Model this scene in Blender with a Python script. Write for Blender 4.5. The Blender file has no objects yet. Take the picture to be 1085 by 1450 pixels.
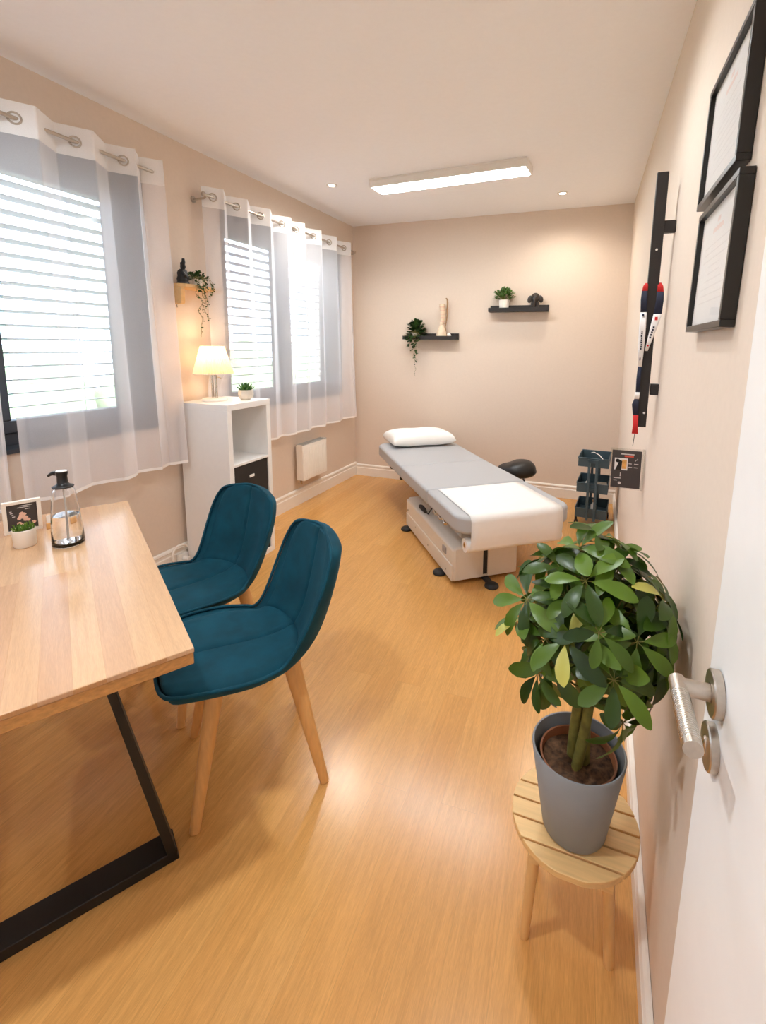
import bpy, bmesh, math, random
from mathutils import Vector, Matrix

# ------------------------------------------------------------------ camera, world, exposure
scene = bpy.context.scene
COL = scene.collection
CAM_H = 1.42
cam_data = bpy.data.cameras.new('camera')
cam = bpy.data.objects.new('camera', cam_data)
COL.objects.link(cam)
F, CX, CY = 670.6, 601.9, 586.0
cam_data.sensor_fit = 'VERTICAL'
cam_data.sensor_height = 24.0
cam_data.sensor_width = 24.0 * 1085 / 1450
cam_data.lens = F / 1450 * 24.0
cam_data.shift_x = -(CX - 542.5) / 1450
cam_data.shift_y = (CY - 725.0) / 1450
cam_data.clip_start = 0.01
R0 = (0.9395711596818737, 0.34222325826352107, 0.00944867173513175)
R1 = (0.05823400625324418, -0.13256225369249158, -0.9894625053086474)
R2 = (-0.33736454527670223, 0.9302206675834862, -0.14448070179362044)
cam.matrix_world = Matrix(((R0[0], -R1[0], -R2[0], 0), (R0[1], -R1[1], -R2[1], 0),
                           (R0[2], -R1[2], -R2[2], CAM_H), (0, 0, 0, 1)))
scene.camera = cam

scene.view_settings.view_transform = 'Standard'
scene.view_settings.look = 'None'
scene.view_settings.gamma = 1.0
scene.view_settings.use_curve_mapping = False
scene.view_settings.exposure = 0.30
scene.cycles.max_bounces = 16
scene.cycles.diffuse_bounces = 6
scene.cycles.glossy_bounces = 4
scene.cycles.transmission_bounces = 16
scene.cycles.transparent_max_bounces = 24
scene.cycles.sample_clamp_indirect = 6.0
scene.cycles.caustics_reflective = False
scene.cycles.caustics_refractive = True

SKY = 9.5
FLUO = 27.0
SPOT = 66.0
BULB = 2.2           # table lamp watts

world = bpy.data.worlds.new('daylight')
scene.world = world
world.use_nodes = True
wn = world.node_tree.nodes
wn['Background'].inputs[0].default_value = (0.72, 0.85, 1.0, 1)
wn['Background'].inputs[1].default_value = SKY

W = -2.445           # inner face of the window wall
B = 4.514            # back wall
ZC = 2.609           # ceiling
FRONT = -0.45        # wall behind the camera
WIN = ((0.50, 2.08), (2.66, 4.25))
WZ0, WZ1 = 0.92, 2.335


def xw(y, z):
    """inner face of the right wall"""
    xb = .2027 + (4.514 - y) * (.1653 - .2027) / (4.514 - .918) + .012
    xt = .2077 + (4.514 - y) * (.249 - .2077) / (4.514 - 2.02)
    return xb + (xt - xb) * z / 2.609


# daylight portals in the two window openings
for i, (y0, y1) in enumerate(WIN):
    ld = bpy.data.lights.new('window_portal', 'AREA')
    ld.shape = 'RECTANGLE'
    ld.size, ld.size_y = y1 - y0, WZ1 - WZ0
    ld.cycles.is_portal = True
    lo = bpy.data.objects.new('window_portal', ld)
    lo.location = (W - 0.32, (y0 + y1) / 2, (WZ0 + WZ1) / 2)
    lo.rotation_euler = Matrix(((0, 0, -1), (1, 0, 0), (0, -1, 0))).to_euler()
    COL.objects.link(lo)

# ------------------------------------------------------------------ helpers


class MB:
    def __init__(self):
        self.bm = bmesh.new()

    def _tf(self, vs, m):
        if m is not None:
            for v in vs:
                v.co = m @ v.co

    def box(self, x0, x1, y0, y1, z0, z1, m=None):
        c = [self.bm.verts.new(p) for p in ((x0, y0, z0), (x1, y0, z0), (x1, y1, z0), (x0, y1, z0),
                                            (x0, y0, z1), (x1, y0, z1), (x1, y1, z1), (x0, y1, z1))]
        for f in ((3, 2, 1, 0), (4, 5, 6, 7), (0, 1, 5, 4), (1, 2, 6, 5), (2, 3, 7, 6), (3, 0, 4, 7)):
            self.bm.faces.new([c[i] for i in f])
        self._tf(c, m)
        return self

    def prism(self, pts, z0, z1, m=None):
        a = [self.bm.verts.new((p[0], p[1], z0)) for p in pts]
        b = [self.bm.verts.new((p[0], p[1], z1)) for p in pts]
        n = len(pts)
        self.bm.faces.new(a[::-1])
        self.bm.faces.new(b)
        for i in range(n):
            self.bm.faces.new((a[i], a[(i + 1) % n], b[(i + 1) % n], b[i]))
        self._tf(a + b, m)
        return self

    def tube(self, pts, r, seg=10, cap=True, ry=None):
        """tube along points; r number or list; ry = flattening in the binormal"""
        pts = [Vector(p) for p in pts]
        n = len(pts)
        rs = r if isinstance(r, (list, tuple)) else [r] * n
        rings = []
        prev = None
        for i, p in enumerate(pts):
            t = (pts[min(i + 1, n - 1)] - pts[max(i - 1, 0)]).normalized()
            if prev is None:
                up = Vector((0, 0, 1)) if abs(t.z) < .9 else Vector((1, 0, 0))
                a = t.cross(up).normalized()
            else:
                a = (prev - t * prev.dot(t)).normalized()
            prev = a
            b = t.cross(a)
            q = rs[i]
            rings.append([self.bm.verts.new(p + a * (q * math.cos(2 * math.pi * k / seg)) +
                                            b * ((q if ry is None else q * ry) * math.sin(2 * math.pi * k / seg)))
                          for k in range(seg)])
        for i in range(n - 1):
            for k in range(seg):
                self.bm.faces.new((rings[i][k], rings[i][(k + 1) % seg], rings[i + 1][(k + 1) % seg], rings[i + 1][k]))
        if cap:
            self.bm.faces.new(rings[0][::-1])
            self.bm.faces.new(rings[-1])
        return self

    def lathe(self, prof, c=(0, 0, 0), seg=32, m=None, close=False):
        """prof: list of (r, z)"""
        rings, allv = [], []
        for r, z in prof:
            if r < 1e-6:
                v = self.bm.verts.new((c[0], c[1], c[2] + z))
                rings.append([v])
                allv.append(v)
            else:
                ring = [self.bm.verts.new((c[0] + r * math.cos(2 * math.pi * k / seg),
                                           c[1] + r * math.sin(2 * math.pi * k / seg), c[2] + z)) for k in range(seg)]
                rings.append(ring)
                allv += ring
        prs = list(zip(rings[:-1], rings[1:]))
        if close:
            prs.append((rings[-1], rings[0]))
        for a, b in prs:
            for k in range(seg):
                k2 = (k + 1) % seg
                if len(a) == 1 and len(b) == 1:
                    continue
                if len(a) == 1:
                    self.bm.faces.new((a[0], b[k2], b[k]))
                elif len(b) == 1:
                    self.bm.faces.new((a[k], a[k2], b[0]))
                else:
                    self.bm.faces.new((a[k], a[k2], b[k2], b[k]))
        self._tf(allv, m)
        return self

    def ball(self, c, rx, ry=None, rz=None, seg=16, rings=10, m=None):
        ry = rx if ry is None else ry
        rz = rx if rz is None else rz
        prof = [(math.sin(math.pi * i / rings), -math.cos(math.pi * i / rings)) for i in range(rings + 1)]
        mm = Matrix.Translation(c) @ (m if m is not None else Matrix.Identity(4)) @ Matrix.Diagonal((rx, ry, rz, 1))
        return self.lathe([(0 if i in (0, rings) else r, z) for i, (r, z) in enumerate(prof)], seg=seg, m=mm)

    def grid(self, fn, nu, nv, wrap_u=False):
        vs = [[self.bm.verts.new(fn(i / (nu - (0 if wrap_u else 1)), j / (nv - 1))) for j in range(nv)] for i in range(nu)]
        for i in range(nu if wrap_u else nu - 1):
            for j in range(nv - 1):
                i2 = (i + 1) % nu
                self.bm.faces.new((vs[i][j], vs[i2][j], vs[i2][j + 1], vs[i][j + 1]))
        return self

    def torus(self, c, R, r, axis, seg=24, ts=8):
        q = Vector(axis).to_track_quat('Z', 'Y').to_matrix().to_4x4()
        prof = [(R + r * math.cos(2 * math.pi * k / ts), r * math.sin(2 * math.pi * k / ts)) for k in range(ts)]
        return self.lathe(prof, seg=seg, m=Matrix.Translation(c) @ q, close=True)

    def leaf(self, base, d, up, L, wd, droop=.2, fold=.15, prof=((0, .05), (.25, .5), (.5, .85), (.72, 1), (.9, .68), (1, .08))):
        d = Vector(d).normalized()
        side = d.cross(Vector(up))
        if side.length < 1e-4:
            side = d.cross(Vector((1, .3, .1)))
        side.normalize()
        n = side.cross(d).normalized()
        base = Vector(base)
        rows = []
        for t, w in prof:
            p = base + d * (L * t) - n * (droop * L * t * t)
            h = wd * w * .5
            rows.append([self.bm.verts.new(p + side * (s * h) + n * (fold * h * abs(s))) for s in (-1, 0, 1)])
        for a, b in zip(rows[:-1], rows[1:]):
            for k in (0, 1):
                self.bm.faces.new((a[k], a[k + 1], b[k + 1], b[k]))
        return self


def setp(o, label=None, cat=None, group=None, kind=None):
    if label:
        o['label'] = label
    if cat:
        o['category'] = cat
    if group:
        o['group'] = group
    if kind:
        o['kind'] = kind
    return o


def obj(name, mb, mat, parent=None, loc=None, sharp=38, bevel=0, bseg=2, subsurf=0, solid=0, label=None):
    me = bpy.data.meshes.new(name)
    bmesh.ops.recalc_face_normals(mb.bm, faces=mb.bm.faces[:])
    if loc is not None:
        for v in mb.bm.verts:
            v.co -= Vector(loc)
    mb.bm.to_mesh(me)
    mb.bm.free()
    for p in me.polygons:
        p.use_smooth = True
    me.set_sharp_from_angle(angle=math.radians(sharp))
    if mat:
        me.materials.append(mat)
    o = bpy.data.objects.new(name, me)
    COL.objects.link(o)
    if loc is not None:
        o.location = loc
    if parent:
        o.parent = parent
    if solid:
        md = o.modifiers.new('solid', 'SOLIDIFY')
        md.thickness = solid
        md.offset = 0
    if bevel:
        md = o.modifiers.new('bevel', 'BEVEL')
        md.width = bevel
        md.segments = bseg
        md.limit_method = 'ANGLE'
        md.angle_limit = math.radians(40)
        md.harden_normals = False
    if subsurf:
        md = o.modifiers.new('sub', 'SUBSURF')
        md.levels = md.render_levels = subsurf
    if label:
        o['label'] = label
    return o


def thing(name, label, cat, loc=(0, 0, 0), rz=0.0, group=None, kind=None):
    o = bpy.data.objects.new(name, None)
    o.empty_display_size = .05
    COL.objects.link(o)
    o.location = loc
    o.rotation_euler = (0, 0, rz)
    return setp(o, label, cat, group, kind)


def copy_tree(o, parent=None):
    c = o.copy()
    COL.objects.link(c)
    if parent:
        c.parent = parent
    for ch in list(o.children):
        copy_tree(ch, c)
    return c


def struct(name, mb, mat, **kw):
    o = obj(name, mb, mat, **kw)
    o['kind'] = 'structure'
    return o


# ------------------------------------------------------------------ materials
def lin(r, g, b):
    f = lambda c: c / 12.92 if c <= .04045 else ((c + .055) / 1.055) ** 2.4
    return (f(r / 255), f(g / 255), f(b / 255), 1)


def new_mat(name):
    m = bpy.data.materials.new(name)
    m.use_nodes = True
    nt = m.node_tree
    return m, nt, nt.nodes, nt.links, nt.nodes['Principled BSDF']


def sock(node, name, out=False):
    """first socket of that name that is enabled"""
    for s in (node.outputs if out else node.inputs):
        if s.name == name and s.enabled:
            return s
    return (node.outputs if out else node.inputs)[name]


def pmat(name, col, rough=.5, metal=0., var=.06, scale=30., bump=0., sheen=0., coat=0., spec=None, emit=None, stretch=None):
    m, nt, N, L, P = new_mat(name)
    P.inputs['Roughness'].default_value = rough
    P.inputs['Metallic'].default_value = metal
    if spec is not None:
        P.inputs['Specular IOR Level'].default_value = spec
    if sheen:
        P.inputs['Sheen Weight'].default_value = sheen
        P.inputs['Sheen Roughness'].default_value = .35
        P.inputs['Sheen Tint'].default_value = [min(1, c * 4 + .1) for c in col[:3]] + [1]
    if coat:
        P.inputs['Coat Weight'].default_value = coat
        P.inputs['Coat Roughness'].default_value = .1
    tc = N.new('ShaderNodeTexCoord')
    nz = N.new('ShaderNodeTexNoise')
    nz.inputs['Scale'].default_value = scale
    nz.inputs['Detail'].default_value = 3
    if stretch:
        mp = N.new('ShaderNodeMapping')
        mp.inputs['Scale'].default_value = stretch
        L.new(tc.outputs['Object'], mp.inputs['Vector'])
        L.new(mp.outputs['Vector'], nz.inputs['Vector'])
    else:
        L.new(tc.outputs['Object'], nz.inputs['Vector'])
    rp = N.new('ShaderNodeValToRGB')
    rp.color_ramp.elements[0].position = .3
    rp.color_ramp.elements[1].position = .7
    rp.color_ramp.elements[0].color = [max(0, c * (1 - var)) for c in col[:3]] + [1]
    rp.color_ramp.elements[1].color = [min(1, c * (1 + var)) for c in col[:3]] + [1]
    L.new(nz.outputs['Fac'], rp.inputs['Fac'])
    L.new(rp.outputs['Color'], P.inputs['Base Color'])
    if bump:
        bp = N.new('ShaderNodeBump')
        bp.inputs['Strength'].default_value = bump
        bp.inputs['Distance'].default_value = .002
        L.new(nz.outputs['Fac'], bp.inputs['Height'])
        L.new(bp.outputs['Normal'], P.inputs['Normal'])
    if emit:
        P.inputs['Emission Color'].default_value = emit[0]
        P.inputs['Emission Strength'].default_value = emit[1]
    return m


def wood_mat(name, c1, c2, rot=0., row=.11, length=1.2, seam=.0015, rough=.35, grain=.25, tone=.5, mortar=None, off=.37):
    """planks whose length runs along local Y (after rotating by rot), with stretched grain"""
    m, nt, N, L, P = new_mat(name)
    tc = N.new('ShaderNodeTexCoord')
    mp = N.new('ShaderNodeMapping')
    mp.inputs['Rotation'].default_value = (0, 0, rot)
    L.new(tc.outputs['Object'], mp.inputs['Vector'])
    br = N.new('ShaderNodeTexBrick')
    br.offset = off
    br.inputs['Scale'].default_value = 1
    br.inputs['Brick Width'].default_value = length
    br.inputs['Row Height'].default_value = row
    br.inputs['Mortar Size'].default_value = seam
    br.inputs['Mortar Smooth'].default_value = .3
    br.inputs['Color1'].default_value = c1
    br.inputs['Color2'].default_value = c2
    br.inputs['Bias'].default_value = 0
    br.inputs['Mortar'].default_value = mortar or [c * .80 for c in c1[:3]] + [1]
    L.new(mp.outputs['Vector'], br.inputs['Vector'])
    ms = N.new('ShaderNodeMapping')
    ms.inputs['Scale'].default_value = (1.6, 26, 1)
    L.new(mp.outputs['Vector'], ms.inputs['Vector'])
    # shift the grain from plank to plank
    ad = N.new('ShaderNodeVectorMath')
    ad.operation = 'ADD'
    sc = N.new('ShaderNodeVectorMath')
    sc.operation = 'SCALE'
    sc.inputs['Scale'].default_value = 9
    L.new(br.outputs['Color'], sc.inputs[0])
    L.new(ms.outputs['Vector'], ad.inputs[0])
    L.new(sc.outputs['Vector'], ad.inputs[1])
    n1 = N.new('ShaderNodeTexNoise')
    n1.inputs['Scale'].default_value = 3
    n1.inputs['Detail'].default_value = 6
    n1.inputs['Distortion'].default_value = 1.2
    L.new(ad.outputs['Vector'], n1.inputs['Vector'])
    n2 = N.new('ShaderNodeTexNoise')
    n2.inputs['Scale'].default_value = 26
    n2.inputs['Detail'].default_value = 3
    L.new(ad.outputs['Vector'], n2.inputs['Vector'])
    av = N.new('ShaderNodeMath')
    av.operation = 'ADD'
    L.new(n1.outputs['Fac'], av.inputs[0])
    L.new(n2.outputs['Fac'], av.inputs[1])
    rp = N.new('ShaderNodeMapRange')
    rp.inputs['From Min'].default_value = .75
    rp.inputs['From Max'].default_value = 1.25
    rp.inputs['To Min'].default_value = 1 - grain
    rp.inputs['To Max'].default_value = 1 + grain * .45
    L.new(av.outputs[0], rp.inputs['Value'])
    mx = N.new('ShaderNodeVectorMath')
    mx.operation = 'SCALE'
    L.new(br.outputs['Color'], mx.inputs[0])
    L.new(rp.outputs['Result'], mx.inputs['Scale'])
    L.new(mx.outputs['Vector'], P.inputs['Base Color'])
    P.inputs['Roughness'].default_value = rough
    bp = N.new('ShaderNodeBump')
    bp.inputs['Strength'].default_value = .08
    bp.inputs['Distance'].default_value = .001
    L.new(av.outputs[0], bp.inputs['Height'])
    L.new(bp.outputs['Normal'], P.inputs['Normal'])
    return m


def sheer_mat(name, col, alpha, trans=.6, fwd=.6):
    m, nt, N, L, P = new_mat(name)
    N.remove(P)
    out = N['Material Output']
    tr = N.new('ShaderNodeBsdfTransparent')
    df = N.new('ShaderNodeBsdfDiffuse')
    tl = N.new('ShaderNodeBsdfTranslucent')
    df.inputs['Color'].default_value = col
    tl.inputs['Color'].default_value = col
    rf = N.new('ShaderNodeBsdfRefraction')       # light scattered forward between the threads
    rf.inputs['Color'].default_value = col
    rf.inputs['IOR'].default_value = 1.0
    rf.inputs['Roughness'].default_value = .75
    m0 = N.new('ShaderNodeMixShader')
    m0.inputs[0].default_value = fwd
    L.new(tl.outputs[0], m0.inputs[1])
    L.new(rf.outputs[0], m0.inputs[2])
    m1 = N.new('ShaderNodeMixShader')
    m1.inputs[0].default_value = trans
    L.new(df.outputs[0], m1.inputs[1])
    L.new(m0.outputs[0], m1.inputs[2])
    m2 = N.new('ShaderNodeMixShader')
    tc = N.new('ShaderNodeTexCoord')
    nz = N.new('ShaderNodeTexNoise')
    nz.inputs['Scale'].default_value = 400
    L.new(tc.outputs['Object'], nz.inputs['Vector'])
    mr = N.new('ShaderNodeMapRange')
    mr.inputs['To Min'].default_value = alpha - .06
    mr.inputs['To Max'].default_value = alpha + .06
    L.new(nz.outputs['Fac'], mr.inputs['Value'])
    # a weave hides more the more it is seen edge-on: 1 - (1 - alpha) ** (1 / cos)
    lw = N.new('ShaderNodeLayerWeight')
    cs = N.new('ShaderNodeMath')
    cs.operation = 'SUBTRACT'
    cs.inputs[0].default_value = 1.08
    L.new(lw.outputs['Facing'], cs.inputs[1])
    iv = N.new('ShaderNodeMath')
    iv.operation = 'DIVIDE'
    iv.inputs[0].default_value = 1.0
    L.new(cs.outputs[0], iv.inputs[1])
    om = N.new('ShaderNodeMath')
    om.operation = 'SUBTRACT'
    om.inputs[0].default_value = 1.0
    L.new(mr.outputs['Result'], om.inputs[1])
    pw = N.new('ShaderNodeMath')
    pw.operation = 'POWER'
    L.new(om.outputs[0], pw.inputs[0])
    L.new(iv.outputs[0], pw.inputs[1])
    fa = N.new('ShaderNodeMath')
    fa.operation = 'SUBTRACT'
    fa.inputs[0].default_value = 1.0
    L.new(pw.outputs[0], fa.inputs[1])
    lw.inputs['Blend'].default_value = .5
    L.new(fa.outputs[0], m2.inputs[0])
    L.new(tr.outputs[0], m2.inputs[1])
    L.new(m1.outputs[0], m2.inputs[2])
    L.new(m2.outputs[0], out.inputs['Surface'])
    return m


def glass_mat(name, tint=(1, 1, 1, 1), refl=.06, top=.35):
    m, nt, N, L, P = new_mat(name)
    N.remove(P)
    out = N['Material Output']
    tr = N.new('ShaderNodeBsdfTransparent')
    tr.inputs['Color'].default_value = tint
    gl = N.new('ShaderNodeBsdfGlossy')
    gl.inputs['Roughness'].default_value = .02
    lw = N.new('ShaderNodeLayerWeight')
    lw.inputs['Blend'].default_value = .35
    mr = N.new('ShaderNodeMapRange')
    mr.inputs['To Min'].default_value = refl
    mr.inputs['To Max'].default_value = top
    L.new(lw.outputs['Fresnel'], mr.inputs['Value'])
    mx = N.new('ShaderNodeMixShader')
    L.new(mr.outputs['Result'], mx.inputs[0])
    L.new(tr.outputs[0], mx.inputs[1])
    L.new(gl.outputs[0], mx.inputs[2])
    L.new(mx.outputs[0], out.inputs['Surface'])
    return m


def leaf_mat(name, c1, c2, rough=.35, c3=None):
    m, nt, N, L, P = new_mat(name)
    g = N.new('ShaderNodeNewGeometry')
    rp = N.new('ShaderNodeValToRGB')
    rp.color_ramp.elements[0].color = c1
    rp.color_ramp.elements[1].color = c2
    if c3:
        rp.color_ramp.elements[1].position = .985
        e = rp.color_ramp.elements.new(.990)
        e.color = c3
    L.new(g.outputs['Random Per Island'], rp.inputs['Fac'])
    L.new(rp.outputs['Color'], P.inputs['Base Color'])
    P.inputs['Roughness'].default_value = rough
    tl = N.new('ShaderNodeBsdfTranslucent')
    L.new(rp.outputs['Color'], tl.inputs['Color'])
    mx = N.new('ShaderNodeMixShader')
    mx.inputs[0].default_value = .22
    L.new(P.outputs[0], mx.inputs[1])
    L.new(tl.outputs[0], mx.inputs[2])
    L.new(mx.outputs[0], N['Material Output'].inputs['Surface'])
    return m


def emit_mat(name, col, strength):
    m, nt, N, L, P = new_mat(name)
    P.inputs['Base Color'].default_value = (.9, .9, .9, 1)
    P.inputs['Emission Color'].default_value = col
    P.inputs['Emission Strength'].default_value = strength
    return m


M = {}
M['wall'] = pmat('beige wall paint', lin(222, 204, 187), .85, var=.015, scale=60, bump=.05)
M['ceiling'] = pmat('ceiling paint', lin(249, 249, 252), .9, var=.01, scale=40)
M['floor'] = wood_mat('oak laminate', lin(212, 158, 92), lin(205, 149, 84), rot=math.radians(90 - 2.2), row=.111, length=1.25, seam=.0008, rough=.22, grain=.17)
M['trim'] = pmat('white trim paint', lin(238, 230, 220), .4, var=.01)
M['white'] = pmat('white lacquer', lin(240, 238, 236), .35, var=.01)
M['white_plastic'] = pmat('white plastic', lin(236, 232, 226), .4, var=.01)
M['anthracite'] = pmat('anthracite frame', lin(58, 60, 66), .45, var=.04)
M['slat'] = pmat('pale aluminium slat', lin(98, 102, 120), .45, var=.02)
M['glass'] = glass_mat('window glass', (.97, .99, 1, 1), .04)
M['clear'] = glass_mat('clear glass', (.992, .995, .992, 1), .04, .30)
M['acrylic'] = glass_mat('clear acrylic', (.96, .96, .95, 1), .08)
M['sheer'] = sheer_mat('sheer white voile', (.95, .95, 1.0, 1), .62, .38, .7)
M['sheer_head'] = sheer_mat('doubled voile heading', (.96, .95, .95, 1), .93, .18)
M['nickel'] = pmat('brushed nickel', lin(190, 180, 168), .32, metal=1, var=.05, scale=200)
M['steel'] = pmat('satin steel', lin(205, 198, 188), .25, metal=1, var=.04, scale=200)
M['black_metal'] = pmat('black coated steel', lin(12, 11, 11), .5, var=.1)
M['black_wood'] = pmat('black stained wood', lin(34, 28, 26), .5, var=.15, stretch=(3, 30, 30))
M['frame_black'] = pmat('black frame', lin(24, 20, 17), .3, var=.1)
def true_glass(name, ior, tint):
    m, nt, N, L, P = new_mat(name)
    P.inputs['Base Color'].default_value = tint
    P.inputs['Transmission Weight'].default_value = 1
    P.inputs['IOR'].default_value = ior
    tc = N.new('ShaderNodeTexCoord')
    nz = N.new('ShaderNodeTexNoise')
    nz.inputs['Scale'].default_value = 20
    L.new(tc.outputs['Object'], nz.inputs['Vector'])
    mr = N.new('ShaderNodeMapRange')
    mr.inputs['To Min'].default_value = .0
    mr.inputs['To Max'].default_value = .02
    L.new(nz.outputs['Fac'], mr.inputs['Value'])
    L.new(mr.outputs['Result'], P.inputs['Roughness'])
    return m


M['bottle_glass'] = true_glass('bottle glass', 1.45, (1, 1, 1, 1))
M['bottle_water'] = true_glass('still water', 1.33, (1, 1, 1, 1))
M['paper'] = pmat('white paper', lin(236, 232, 228), .8, var=.01)
M['velvet'] = pmat('teal velvet', (.002, .052, .082, 1), .85, var=.2, scale=14, sheen=.16, bump=.03, spec=.25)
M['beech'] = pmat('beech wood', lin(212, 160, 98), .45, var=.08, scale=8, stretch=(14, 14, 1.5))
M['bamboo'] = pmat('pale bamboo', lin(226, 186, 128), .45, var=.09, scale=6, stretch=(1.5, 22, 22))
M['bamboo_leg'] = pmat('pale bamboo leg', lin(222, 180, 122), .45, var=.07, scale=6, stretch=(14, 14, 1.5))
M['pine'] = pmat('pale pine', lin(214, 172, 118), .5, var=.08, scale=6, stretch=(14, 1.5, 14))
M['desk'] = wood_mat('laminated desk wood', lin(214, 174, 134), lin(198, 155, 120), rot=0, row=.055, length=1.05, seam=.0002, rough=.15, grain=.10, mortar=lin(190, 140, 95), off=.42)
M['desk_edge'] = pmat('desk edge wood', lin(190, 136, 78), .4, var=.18, scale=5, stretch=(2, 14, 30))
M['leather'] = pmat('pale grey upholstery', lin(176, 176, 178), .5, var=.01, scale=250, bump=.05)
M['bed_white'] = pmat('off-white enamel', lin(222, 214, 204), .4, var=.01)
M['cotton'] = pmat('white cotton', lin(248, 246, 242), .85, var=.01, bump=.1)
M['black_leather'] = pmat('black leatherette', lin(24, 22, 21), .42, var=.1, scale=120, bump=.1)
M['rubber'] = pmat('black rubber', lin(28, 27, 27), .6, var=.1)
M['trolley'] = pmat('dark blue-grey steel', lin(66, 84, 92), .45, var=.04)
M['pot_grey'] = pmat('matt grey pot', lin(140, 145, 150), .55, var=.02)
M['terracotta'] = pmat('brown nursery pot', lin(150, 92, 58), .6, var=.06)
M['soil'] = pmat('dark soil', lin(92, 64, 42), .95, var=.6, scale=90, bump=1.0)
M['bark'] = pmat('green brown bark', lin(116, 110, 48), .7, var=.35, scale=40, bump=.4)
M['leaf'] = leaf_mat('glossy green leaf', lin(26, 54, 10), lin(98, 130, 36), .34, lin(196, 190, 90))
M['leaf_dark'] = leaf_mat('dark green leaf', lin(24, 48, 20), lin(66, 98, 42), .5)
M['leaf_mid'] = leaf_mat('mid green leaf', lin(34, 74, 18), lin(98, 134, 52), .5)
M['grass'] = leaf_mat('small green blades', lin(58, 100, 20), lin(128, 160, 58), .6)
M['succulent'] = leaf_mat('succulent green', lin(44, 92, 42), lin(86, 136, 66), .5)
M['ceramic'] = pmat('white ceramic', lin(240, 232, 222), .35, var=.01)
M['pot_beige'] = pmat('pale beige pot', lin(214, 204, 190), .6, var=.03)
M['bronze'] = pmat('dark bronze glaze', lin(44, 36, 32), .3, var=.2, scale=40)
M['black_stone'] = pmat('black resin', lin(22, 21, 22), .5, var=.15)
M['bone'] = pmat('cream bone resin', lin(228, 204, 176), .5, var=.08, scale=60)
M['nerve'] = pmat('brown cord', lin(150, 112, 72), .5, var=.1)
M['disc'] = pmat('pink disc', lin(222, 184, 158), .5, var=.06)
M['box_black'] = pmat('black storage box', lin(38, 34, 32), .7, var=.1, scale=200)
M['navy'] = pmat('navy ribbon', lin(32, 38, 62), .7, var=.05)
M['red'] = pmat('red ribbon', lin(206, 34, 34), .7, var=.05)
M['ribbon_white'] = pmat('white ribbon', lin(244, 240, 238), .7, var=.02)
M['poster'] = pmat('charcoal print', lin(62, 56, 56), .5, var=.03)
M['print_red'] = pmat('orange red print', lin(206, 84, 62), .6, var=.05)
M['print_white'] = pmat('white print', lin(222, 218, 214), .6, var=.03)
M['print_pale'] = pmat('faint print', lin(227, 222, 218), .7, var=.02)
M['print_grey'] = pmat('pale grey print', lin(205, 198, 194), .7, var=.03)
M['print_salmon'] = pmat('salmon print', lin(234, 212, 202), .7, var=.03)
M['print_photo'] = pmat('amber print', lin(214, 158, 84), .6, var=.25, scale=60)
M['pink'] = pmat('pink print', lin(232, 190, 170), .6, var=.1)
M['sky_fixture'] = emit_mat('lit diffuser', (.86, .95, 1.0, 1), FLUO)
M['spot_lens'] = emit_mat('lit downlight lens', (1.0, .90, .76, 1), 12)
M['pump_black'] = pmat('black pump plastic', lin(22, 21, 22), .35, var=.05)
M['ground'] = pmat('pale paving', lin(218, 220, 214), .9, var=.08, scale=3)
M['hedge'] = pmat('hedge green', lin(150, 164, 120), .9, var=.25, scale=8)
M['water'] = glass_mat('water', (.995, 1, 1, 1), .02, .18)
M['glazing'] = glass_mat('picture glass', (.99, .99, .99, 1), .02, .10)


def shade_mat():
    m, nt, N, L, P = new_mat('pleated cream shade')
    N.remove(P)
    df = N.new('ShaderNodeBsdfDiffuse')
    tl = N.new('ShaderNodeBsdfTranslucent')
    tc = N.new('ShaderNodeTexCoord')
    nz = N.new('ShaderNodeTexNoise')
    nz.inputs['Scale'].default_value = 50
    L.new(tc.outputs['Object'], nz.inputs['Vector'])
    rp = N.new('ShaderNodeValToRGB')
    rp.color_ramp.elements[0].color = lin(244, 226, 196)
    rp.color_ramp.elements[1].color = lin(250, 236, 210)
    L.new(nz.outputs['Fac'], rp.inputs['Fac'])
    L.new(rp.outputs['Color'], df.inputs['Color'])
    L.new(rp.outputs['Color'], tl.inputs['Color'])
    mx = N.new('ShaderNodeMixShader')
    mx.inputs[0].default_value = .6
    L.new(df.outputs[0], mx.inputs[1])
    L.new(tl.outputs[0], mx.inputs[2])
    L.new(mx.outputs[0], N['Material Output'].inputs['Surface'])
    return m


M['shade'] = shade_mat()

# ------------------------------------------------------------------ the room
XR = .62
struct('floor', MB().box(W - .3, XR, FRONT - .1, B + .12, -.06, 0), M['floor'])
struct('ceiling', MB().box(W - .3, XR, FRONT - .1, B + .12, ZC, ZC + .06), M['ceiling'])
struct('wall_back', MB().box(W - .3, XR, B, B + .12, 0, ZC), M['wall'])
struct('wall_front', MB().box(W - .3, XR, FRONT - .1, FRONT, 0, ZC), M['ceiling'])
mb = MB()
T = .30
(ya, yb), (yc, yd) = WIN
mb.box(W - T, W, FRONT, B, 0, WZ0)
mb.box(W - T, W, FRONT, B, WZ1, ZC)
mb.box(W - T, W, FRONT, ya, WZ0, WZ1)
mb.box(W - T, W, yb, yc, WZ0, WZ1)
mb.box(W - T, W, yd, B, WZ0, WZ1)
struct('wall_left', mb, M['wall'])
mb = MB()
NY = 24
vin = [[mb.bm.verts.new((xw(y, z), y, z)) for z in (0, .65, 1.3, 1.95, ZC)] for y in [FRONT + (B - FRONT) * i / NY for i in range(NY + 1)]]
vout = [[mb.bm.verts.new((XR, v.co.y, v.co.z)) for v in col] for col in vin]
for g in (vin, vout):
    for i in range(NY):
        for k in range(4):
            mb.bm.faces.new((g[i][k], g[i + 1][k], g[i + 1][k + 1], g[i][k + 1]))
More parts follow.
